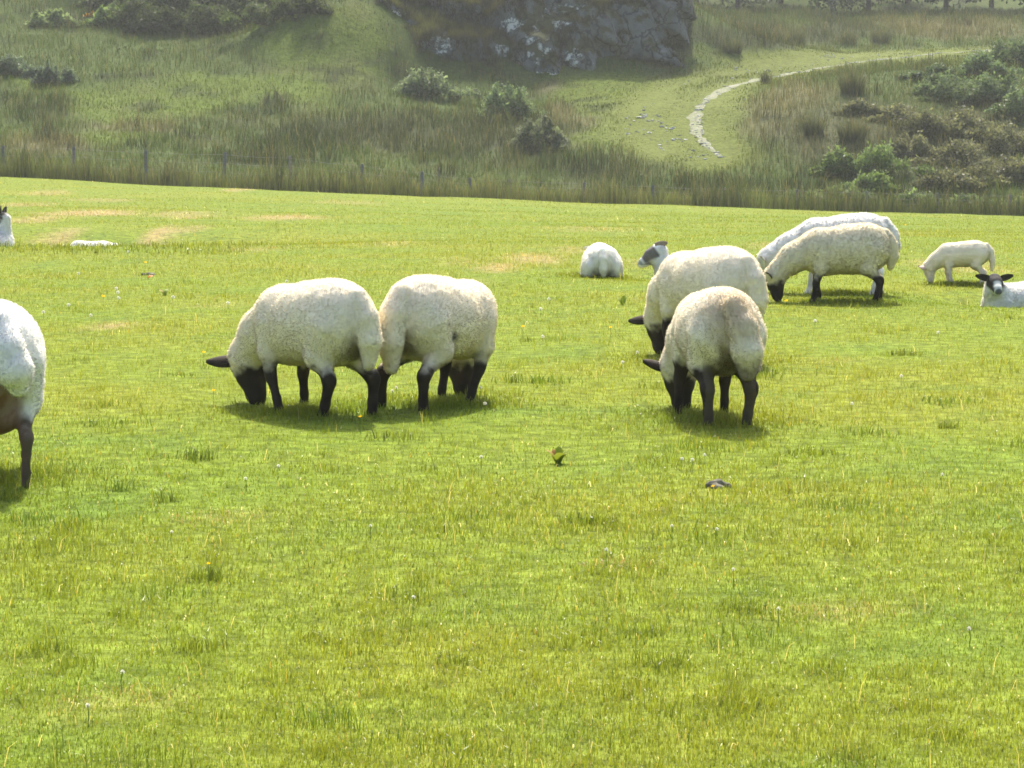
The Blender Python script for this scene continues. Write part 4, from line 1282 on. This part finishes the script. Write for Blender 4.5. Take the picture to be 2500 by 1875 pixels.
# young white lamb far right
b = Body()
standing(b, [(-.07, .0), (-.02, .0), (.02, .0), (-.07, .0)], legcls='bare', tail=(.0, .03), tail_len=1.4, tail_r=.8, leg_r=.7, fat=.9, high=.02, wool_leg=False)
X, f, u, s_ = graze(b, 0.0, 0.02, 1.15, .95, 'bare')
finish_sheep('lamb', b, X, s_, u, f, root_at(2347, 694), R(180 - 6), .66, 'small pale young lamb grazing behind the lying dark-faced lamb', 507,
             ears=ear_pair(X, f, u, s_, .8, .6, .1, 1.15), dark=(0.60, 0.52, 0.42), ear_col=(.62, .45, .38), wool=(0.84, 0.77, 0.60), dirt=.08, ntuft=14000, tlen=.009, h=.016, tuft_w=.008, hsc=1.15)
# shorn ewe cut by the picture's left edge, with a full udder
b = Body()
standing(b, [(.0, .0), (.0, .0), (.0, .02), (.0, .01)], legcls='skin', tail=(-.075, .0), tail_len=.62, tail_r=1.15, width=.86, leg_r=.43, fat=.93, high=.03, wool_leg=False)
b.ell((-.20, 0, .305), (.12, .105, .10), 'udder', .03)
b.ell((-.29, 0, .40), (.10, .06, .10), 'udder', .03)
X, f, u, s_ = graze(b, 0.7, 0.0, 1.1, 1.0)
def ewe_rear(V, N, C, wl, nz):
    du = np.minimum(b.dist(b.p[-1], V), 9)
    cl = b.cls_dist(V, ('udder',))
    t = 1 - sstep(-.002, .014, cl + .004 * nz)
    # bare skin between the thighs
    m = (1 - sstep(.085, .125, np.abs(V[:, 1] - .015) + .01 * nz)) * sstep(.57, .51, V[:, 2]) * (V[:, 0] < -.2) * sstep(.02, .10, -N[:, 0])
    tl = np.zeros(len(V))
    for q in b.p:
        if q[0] == 'c' and abs(q[4] - .0) > 0 and q[1][0] < -.39: tl = np.maximum(tl, b.dist(q, V) < .006)
    t = np.maximum(t, m * (1 - tl) * .9)
    return lerp3(C, (0.155, 0.085, 0.055), t), wl * (1 - t)
finish_sheep('ewe', b, X, s_, u, f, root_at(-2, 1166), R(103), 1.12, 'white shorn ewe with brown udder and one thin dark hind leg in view', 508,
             ears=ear_pair(X, f, u, s_, .3, .9, .2), dark=(0.10, 0.078, 0.055), wool=WHITE, dirt=.06, ntuft=34000, tlen=.008, paint=ewe_rear, lumps=.004, leg_line=.27)
# lying lamb from behind, blue mark on its rump
b = Body()
lying(b, 'bare')
X, f, u, s_ = raised_head(b, (.40, .0, .26), (1, 0, -.5), (.4, 0, 1), .9, 'bare')
def blue_mark(V, N, C, wl, nz):
    t = (1 - sstep(.02, .065, np.sqrt((V[:, 0] + .36) ** 2 + V[:, 1] ** 2 + (V[:, 2] - .35) ** 2) + .01 * nz)) * .55
    return lerp3(C, (0.30, 0.62, 0.62), t), np.where(wl > .5, wl, 0)
b.p = [(q[:5] + ('wool',) + q[6:] if q[5] == 'neck' else q) for q in b.p]
finish_sheep('lamb', b, X, s_, u, f, root_at(1466, 674), R(92), .93, 'pale lamb lying with its rump to us and a faint blue mark', 509, wool=(0.85, 0.82, 0.71), dark=(.6, .55, .45),
             ears=ear_pair(X, f, u, s_, .2, .9, .2), ntuft=14000, h=.014, tuft_w=.007, dirt=.06, tlen=.008, paint=blue_mark)
# lying ewe with a mottled face
b = Body()
lying(b, 'bare')
X, f, u, s_ = raised_head(b, (.36, .0, .46), (.80, .12, -.58), (.58, 0, .80), 1.25, 'bare', r0=.15)
b.p = [(q[:5] + ('wool' if q[5] == 'neck' else q[5],) + q[6:]) for q in b.p]
HK = X
def mottle(V, N, C, wl, nz):
    F0 = HK(0, 0, 0)
    a = (V - F0) @ f / 1.22; c = (V - F0) @ u / 1.22; l = np.abs((V - F0) @ s_) / 1.22
    face = (b.cls_dist(V, ('bare',)) < .02) & (a > -.03) & (V[:, 2] > .3)
    t = sstep(-.055, -.02, c + .016 * nz - .15 * (a - .1)) * face * (1 - sstep(.15, .175, a + .01 * nz)) * sstep(-.01, .015, a + .01 * nz)
    t = np.maximum(t, face * sstep(.10, .13, a) * sstep(.0, -.02, c + .02) * (a < .19) * .9)
    C = lerp3(C, (0.075, 0.062, 0.055), np.clip(t, 0, 1) * .9)
    C = lerp3(C, (0.20, 0.24, 0.24), face * sstep(.175, .19, a) * .8)
    return C, wl
finish_sheep('ewe', b, X, s_, u, f, (*at(1680, 676, CAMZ * FPX / 331.)[:2], float(field_z(at(1680, 676, CAMZ * FPX / 331.)[0], CAMZ * FPX / 331.))), R(180 - 12), .92, 'white ewe lying down, mottled black and white face in profile', 510, wool=WHITE, dark=(.72, .70, .65),
             ears=[(X(-.01, t * .05, .045), v3(-.85, -t * .35, .28), v3(.2, -t * .9, .1)) for t in (-1, 1)], ear_col=(.26, .20, .14), hsc=1.2, ntuft=12000, h=.012, tuft_w=.006, dirt=.05, tlen=.012, paint=mottle)
# lying lamb that looks at us
b = Body()
lying(b, 'bare')
b.p = [(q[:5] + ('wool' if q[5] == 'bare' else q[5],) + q[6:]) for q in b.p]
hd = R(-90) - R(212)                                    # towards the camera, in the lamb's own frame
ff = rz_(v3(1, 0, -.42), hd); uu = rz_(v3(.42, 0, 1), hd)
X, f, u, s_ = raised_head(b, (.335, .03, .41), ff, uu, .98, 'dark', r0=.13)
b.p = [(q[:5] + ('wool' if q[5] == 'neck' else q[5],) + q[6:]) for q in b.p]
HI, fI, uI, sI, bI = X, f, u, s_, b
def look(V, N, C, wl, nz):
    F0 = HI(0, 0, 0)
    a = (V - F0) @ fI; c = (V - F0) @ uI; l = np.abs((V - F0) @ sI)
    face = (bI.cls_dist(V, ('dark',)) < .015) & (a > -.02)
    t = face * (1 - sstep(.03, .044, l + .006 * nz)) * sstep(.10, .125, a)                       # pale muzzle
    t = np.maximum(t, face * sstep(-.02, -.045, c + .006 * nz) * (a < .14) * .9)                  # pale cheeks and throat
    C = lerp3(C, (0.58, 0.60, 0.56), np.clip(t, 0, 1) * .85)
    C = lerp3(C, (0.05, 0.055, 0.06), face * sstep(.195, .21, a) * (c > -.03) * .9)               # nose
    return C, wl
finish_sheep('lamb', b, X, s_, u, f, (*at(2486, 727, CAMZ * FPX / 382.)[:2], float(field_z(at(2486, 727, CAMZ * FPX / 382.)[0], CAMZ * FPX / 382.))), R(212), 1.0, 'white lamb lying down, dark face and spread ears turned to the camera', 511, wool=WHITE, dark=(.035, .032, .03),
             ears=[(X(-.01, t * .055, .03), s_ * (t * .95) + u * .12 - f * .1, f * .75 + u * -.1) for t in (-1, 1)], hsc=.98, ntuft=14000, h=.011, tuft_w=.006, dirt=.08, tlen=.013, paint=look)
# two lying in the hollow
b = Body()
lying(b, 'bare')
X, f, u, s_ = raised_head(b, (.44, .02, .14), (1, .1, -.35), (.3, 0, 1), .95, 'bare')
b.p = [(q[:5] + ('wool' if q[5] == 'neck' else q[5],) + q[6:]) for q in b.p]
_p = at(226, 600, 35.0)
finish_sheep('lamb', b, X, s_, u, f, (_p[0], 35.0, float(field_z(_p[0], 35.0))), R(168), 1.0, 'white lamb lying in the hollow with only its back showing', 512, wool=WHITE, dark=(.5, .5, .45),
             ears=ear_pair(X, f, u, s_, .2, .9, -.1), ntuft=9000, h=.016, tuft_w=.009, dirt=.08)
b = Body()
lying(b, 'bare')
X, f, u, s_ = raised_head(b, (.28, .04, .60), (-.55, .80, -.3), (-.1, .3, 1), 1.15, 'dark', r0=.16)
b.p = [(q[:5] + ('wool' if q[5] == 'neck' else q[5],) + q[6:]) for q in b.p]
_p = at(-24, 590, 34.0)
finish_sheep('ewe', b, X, s_, u, f, (_p[0], 34.0, float(field_z(_p[0], 34.0))), R(52), 1.04, 'white ewe with dark face and upright ear lying in the hollow', 513, wool=WHITE, dark=(.03, .028, .026),
             ears=[(X(-.01, t * .05, .04), u * .8 + s_ * (t * .5) - f * .3, f * .7 + s_ * t * .3) for t in (-1, 1)], ear_col=(.05, .04, .04), hsc=1.15, ntuft=9000, h=.014, tuft_w=.008, dirt=.05, tlen=.014)

# ------------------------------------------------------------------ the hazy summer air
def haze_box(lo, hi, density):
    V = np.array([[x, y, z] for x in (lo[0], hi[0]) for y in (lo[1], hi[1]) for z in (lo[2], hi[2])], float)
    F = np.array([[0, 1, 3, 2], [4, 6, 7, 5], [0, 4, 5, 1], [2, 3, 7, 6], [0, 2, 6, 4], [1, 5, 7, 3]])
    t = NT('haze_air')
    v = t.n('VolumePrincipled')
    v.inputs['Color'].default_value = (0.93, 0.96, 1.0, 1)
    v.inputs['Density'].default_value = density
    v.inputs['Anisotropy'].default_value = 0.3
    t.l(v.outputs[0], t.out.inputs['Volume'])
    o = link('haze', raw_mesh('haze', V, F, False), t.m)
    tag(o, kind='stuff')
haze_box((-94, -34, -6), (94, 236, 44), 0.00036)

# ------------------------------------------------------------------ taller tufts, and grass closing round the hooves
def tufts(seed):
    g = np.random.default_rng(seed)
    B, H, Wd, C, TC = [], [], [], [], []
    def add(x, y, h, w, c):
        B.append(np.stack([x, y, ground_z(x, y)], -1)); H.append(h); Wd.append(w); C.append(c)
    for (p, rz, sc) in FEET:
        n = 2600 if p[1] < 18 else 1500
        r = np.abs(g.normal(0, .34, n)) * sc; a = g.uniform(0, 6.28, n)
        x, y = p[0] + r * np.cos(a), p[1] + r * np.sin(a) - 0.05
        big, wide, med, dry = pasture_patches(x, y)
        add(x, y, g.uniform(0.02, 0.055, n) * np.clip(1.25 - r, .35, 1), g.uniform(.6, 1.2, n) * 0.00068 * y ** 0.88, pasture_col(big, wide, med) * g.uniform(.7, 1.3, n)[:, None])
    for k in range(70):
        py = g.uniform(620, 1900); px = g.uniform(-200, 2700)
        y0 = CAMZ * FPX / (py - HOR); x0 = (px - PW / 2) / FPX * y0
        n = int(g.uniform(30, 110)); r = g.uniform(0.03, 0.13)
        x, y = x0 + g.normal(0, r, n), y0 + g.normal(0, r * .8, n)
        tone = lerp3(np.tile((0.105, 0.178, 0.026), (n, 1)), (0.18, 0.23, 0.034), np.full(n, g.uniform(0, 1)))
        add(x, y, g.uniform(0.025, 0.07, n) * g.uniform(.7, 1.2), g.uniform(.6, 1.2, n) * 0.00072 * y ** 0.88, tone * g.uniform(.6, 1.3, n)[:, None])
    n = 2600                                   # the brow in front of the hollow
    x = g.uniform(-13, -3.5, n); y = g.uniform(28.6, 32.6, n)
    big, wide, med, dry = pasture_patches(x, y)
    add(x, y, g.uniform(.05, .13, n) * g.uniform(.6, 1.1, n), g.uniform(.008, .017, n), pasture_col(big, wide, med) * g.uniform(.7, 1.3, n)[:, None])
    n = 2400                                   # lone pale stalks and long bright blades
    py = g.uniform(560, 1950, n); px = g.uniform(-300, 2800, n)
    y = CAMZ * FPX / (py - HOR); x = (px - PW / 2) / FPX * y
    pale = (g.uniform(0, 1, n) < .45) * 1.0
    c = lerp3(np.tile((0.24, 0.29, 0.02), (n, 1)), (0.62, 0.55, 0.30), pale * g.uniform(.4, 1, n))
    add(x, y, g.uniform(0.035, 0.095, n), g.uniform(.45, .85, n) * 0.00062 * y ** 0.88, c)
    B, H, Wd, C = (np.concatenate(v) for v in (B, H, Wd, C))
    n = len(B)
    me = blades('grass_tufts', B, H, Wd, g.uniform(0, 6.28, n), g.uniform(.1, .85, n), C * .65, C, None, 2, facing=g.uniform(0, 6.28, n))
    tag(link('grass_tufts', me, M['grass']), 'longer green grass tufts and pale stalks dotted over the pasture', 'grass', kind='stuff')
tufts(701)

# ------------------------------------------------------------------ flowers, dock, leaf, dung
def petals(n, r, cup, col, eye, er):
    V, F, C = [], [], []
    for k in range(n):
        a = 2 * math.pi * k / n
        d = np.array([math.cos(a), math.sin(a), 0]); w = np.array([-math.sin(a), math.cos(a), 0])
        i = len(V)
        for t, ww in ((.1, .12), (.6, .42), (1.0, .22)):
            z = cup * r * t * t
            V += [d * r * t + w * r * ww + [0, 0, z], d * r * t - w * r * ww + [0, 0, z]]
        F += [[i, i + 1, i + 3, i + 2], [i + 2, i + 3, i + 5, i + 4]]
        C += [col] * 6
    i = len(V)
    for z, rr in ((0.0, 1.0), (er * .5, .8), (er * .7, .3)):
        for k in range(6):
            V.append(np.array([math.cos(k * 1.047) * er * rr, math.sin(k * 1.047) * er * rr, z + .001])); C.append(eye)
    F += [[i + q * 6 + k, i + q * 6 + (k + 1) % 6, i + (q + 1) * 6 + (k + 1) % 6, i + (q + 1) * 6 + k] for q in range(2) for k in range(6)]
    return raw_mesh('flower_head', np.array(V), np.array(F), False, np.array(C))
def stalk(h, r):
    V, F = [], []
    tube(V, F, [(0, 0, -.02), (.004, .002, h * .5), (0, 0, h)], r, 4)
    return raw_mesh('stalk', np.array(V), np.array(F), True, np.tile((0.12, 0.2, 0.03), (len(V), 1)))
def clover_head(r):
    g = np.random.default_rng(8)
    V, F, C = [], [], []
    for k in range(34):
        v = unit(g.normal(0, 1, 3) + [0, 0, .35]); w = unit(np.cross(v, g.normal(0, 1, 3)))
        i = len(V)
        V += [v * r * .25 - w * r * .16, v * r * .25 + w * r * .16, v * r + w * r * .14, v * r * 1.1, v * r - w * r * .14]
        F += [[i, i + 1, i + 2, i + 4]]
        C += [(.5, .5, .36)] * 2 + [(.82, .80, .74)] * 3
    return raw_mesh('flower_head', np.array(V), np.array(F), False, np.array(C))
FL = {'buttercup': (petals(5, .014, .7, (0.80, 0.50, 0.01), (0.6, 0.4, 0.02), .005), stalk(.085, .0013), .085), 'clover': (clover_head(.0125), stalk(.055, .0013), .055)}
def flower(kind, px, py, label, cat, group, sc=1.0):
    head, st, hh = FL[kind]
    p = flat_hit(px, py)
    r = empty(kind + '_flower', p, rng.uniform(0, 6.28))
    tag(r, label, cat, group)
    k = sc * float(np.clip(p[1] / 16, .5, 1.3))
    o = link('flower_head', head, M['petal'], r, (0, 0, hh), 0, k)
    o.rotation_euler = (rng.uniform(.3, .8), 0, rng.uniform(-.5, .5) - r.rotation_euler[2] + math.pi)
    link('stalk', st, M['petal'], r)
for a, b in ((252, 748), (355, 660), (498, 893), (522, 992), (1003, 903), (1490, 828), (1277, 826), (1740, 1240), (2210, 560), (510, 1440), (1920, 760), (880, 1060)):
    flower('buttercup', a, b, 'small yellow buttercup standing in the short pasture grass', 'flower', 'buttercups in the pasture')
_w = [(284, 718), (288, 728), (290, 742), (106, 778), (222, 786), (168, 760), (192, 680), (313, 625), (557, 755), (423, 740), (700, 700), (975, 912), (968, 970), (958, 978), (1173, 970), (1184, 1010), (1150, 935), (1340, 745), (1320, 770),
      (1325, 840), (1556, 880), (1520, 905), (1665, 1150), (1690, 1152), (1720, 1140), (680, 1168), (60, 1140), (1175, 1145), (1640, 1320), (1750, 1328), (1480, 1380), (1790, 1430), (2300, 1190), (2365, 1580), (1900, 1530), (600, 1200), (420, 1335),
      (2080, 1010), (2200, 940), (1990, 800), (2290, 830), (300, 1690), (215, 1775), (1010, 1500), (905, 1320)]
for a, b in _w:
    flower('clover', a, b, 'tiny white clover head in the short pasture grass', 'clover', 'white clover in the pasture')

def leaf_blade(L, W, bend, colf):
    V, F, C = [], [], []
    n = 7
    for i in range(n):
        t = i / (n - 1)
        w = W * math.sin(math.pi * min(t * .88 + .1, 1)) ** .7
        z = L * (t * .85 - bend * t * t); x = L * (bend * 1.1 * t * t + .15 * t)
        for v in (-1, 0, 1):
            V.append((x + (0.12 * W if v else 0), v * w * .5, z)); C.append(colf(t))
    for i in range(n - 1):
        for v in (0, 1):
            a = i * 3 + v
            F.append([a, a + 1, a + 4, a + 3])
    return np.array(V, float), np.array(F), np.array(C)
def dock(px, py, leaves, label, size=.12):
    p = flat_hit(px, py)
    r = empty('dock_plant', p)
    tag(r, label, 'plant')
    for k, (az, tilt, red) in enumerate(leaves):
        V, F, C = leaf_blade(size * rng.uniform(.8, 1.1), size * .38, tilt, lambda t: np.array((0.20, 0.26, 0.02)) * (1 - red * t) + np.array((0.30, 0.07, 0.02)) * red * t)
        o = link('leaf', raw_mesh('leaf', V, F, True, C), M['petal'], r, (0, 0, 0), az)
dock(1363, 1132, [(0.2, .25, .1), (2.9, .3, .7), (1.5, .15, .0), (-1.5, .35, .1), (2.2, .2, .9), (-.6, .3, .2)], 'broad green dock leaves tinged red on bare stretch of pasture', .11)
dock(1520, 745, [(0.4, .2, .0), (2.6, .25, .0), (1.2, .1, .0)], 'tall bright green dock leaves near the large half hidden lamb', .13)
dock(402, 722, [(0.2, .4, .2), (2.8, .3, .6), (1.4, .35, .0)], 'low dark dock leaves with a yellowing tip behind the grazing pair', .12)
_p = flat_hit(360, 682)
V, F, C = leaf_blade(.085, .06, .3, lambda t: np.array((0.62, 0.17, 0.03)))
o = link('fallen_leaf', raw_mesh('fallen_leaf', V, F, True, C), M['petal'], None, _p + [0, 0, .02], .6)
o.rotation_euler = (.2, .5, .6)
tag(o, 'bright orange withered leaf lying in the pasture grass', 'leaf')
def dung(px, py, r, label):
    p = flat_hit(px, py)
    g = np.random.default_rng(int(px))
    b = Body()
    for _ in range(16):
        a, q = g.uniform(0, 6.28), r * math.sqrt(g.uniform(0, 1))
        b.ell((q * math.cos(a), q * math.sin(a) * .8, .012 + g.uniform(0, .035) * (1 - q / r)), v3(.026, .022, .02) * g.uniform(.7, 1.2), 'wool', .006)
    V, F = b.mesh(.008)
    o = link('dung_heap', raw_mesh('dung_heap', V, F, True, np.tile((0.17, 0.16, 0.12), (len(V), 1)) * g.uniform(.6, 1.4, len(V))[:, None]), M['bark'], None, p - [0, 0, .012])
    tag(o, label, 'dung')
dung(1752, 1190, .045, 'grey brown dung heap in the grass below the brown stained lamb')
dung(362, 672, .07, 'small dark dung heap beside the bright orange leaf')
#--NEXT--
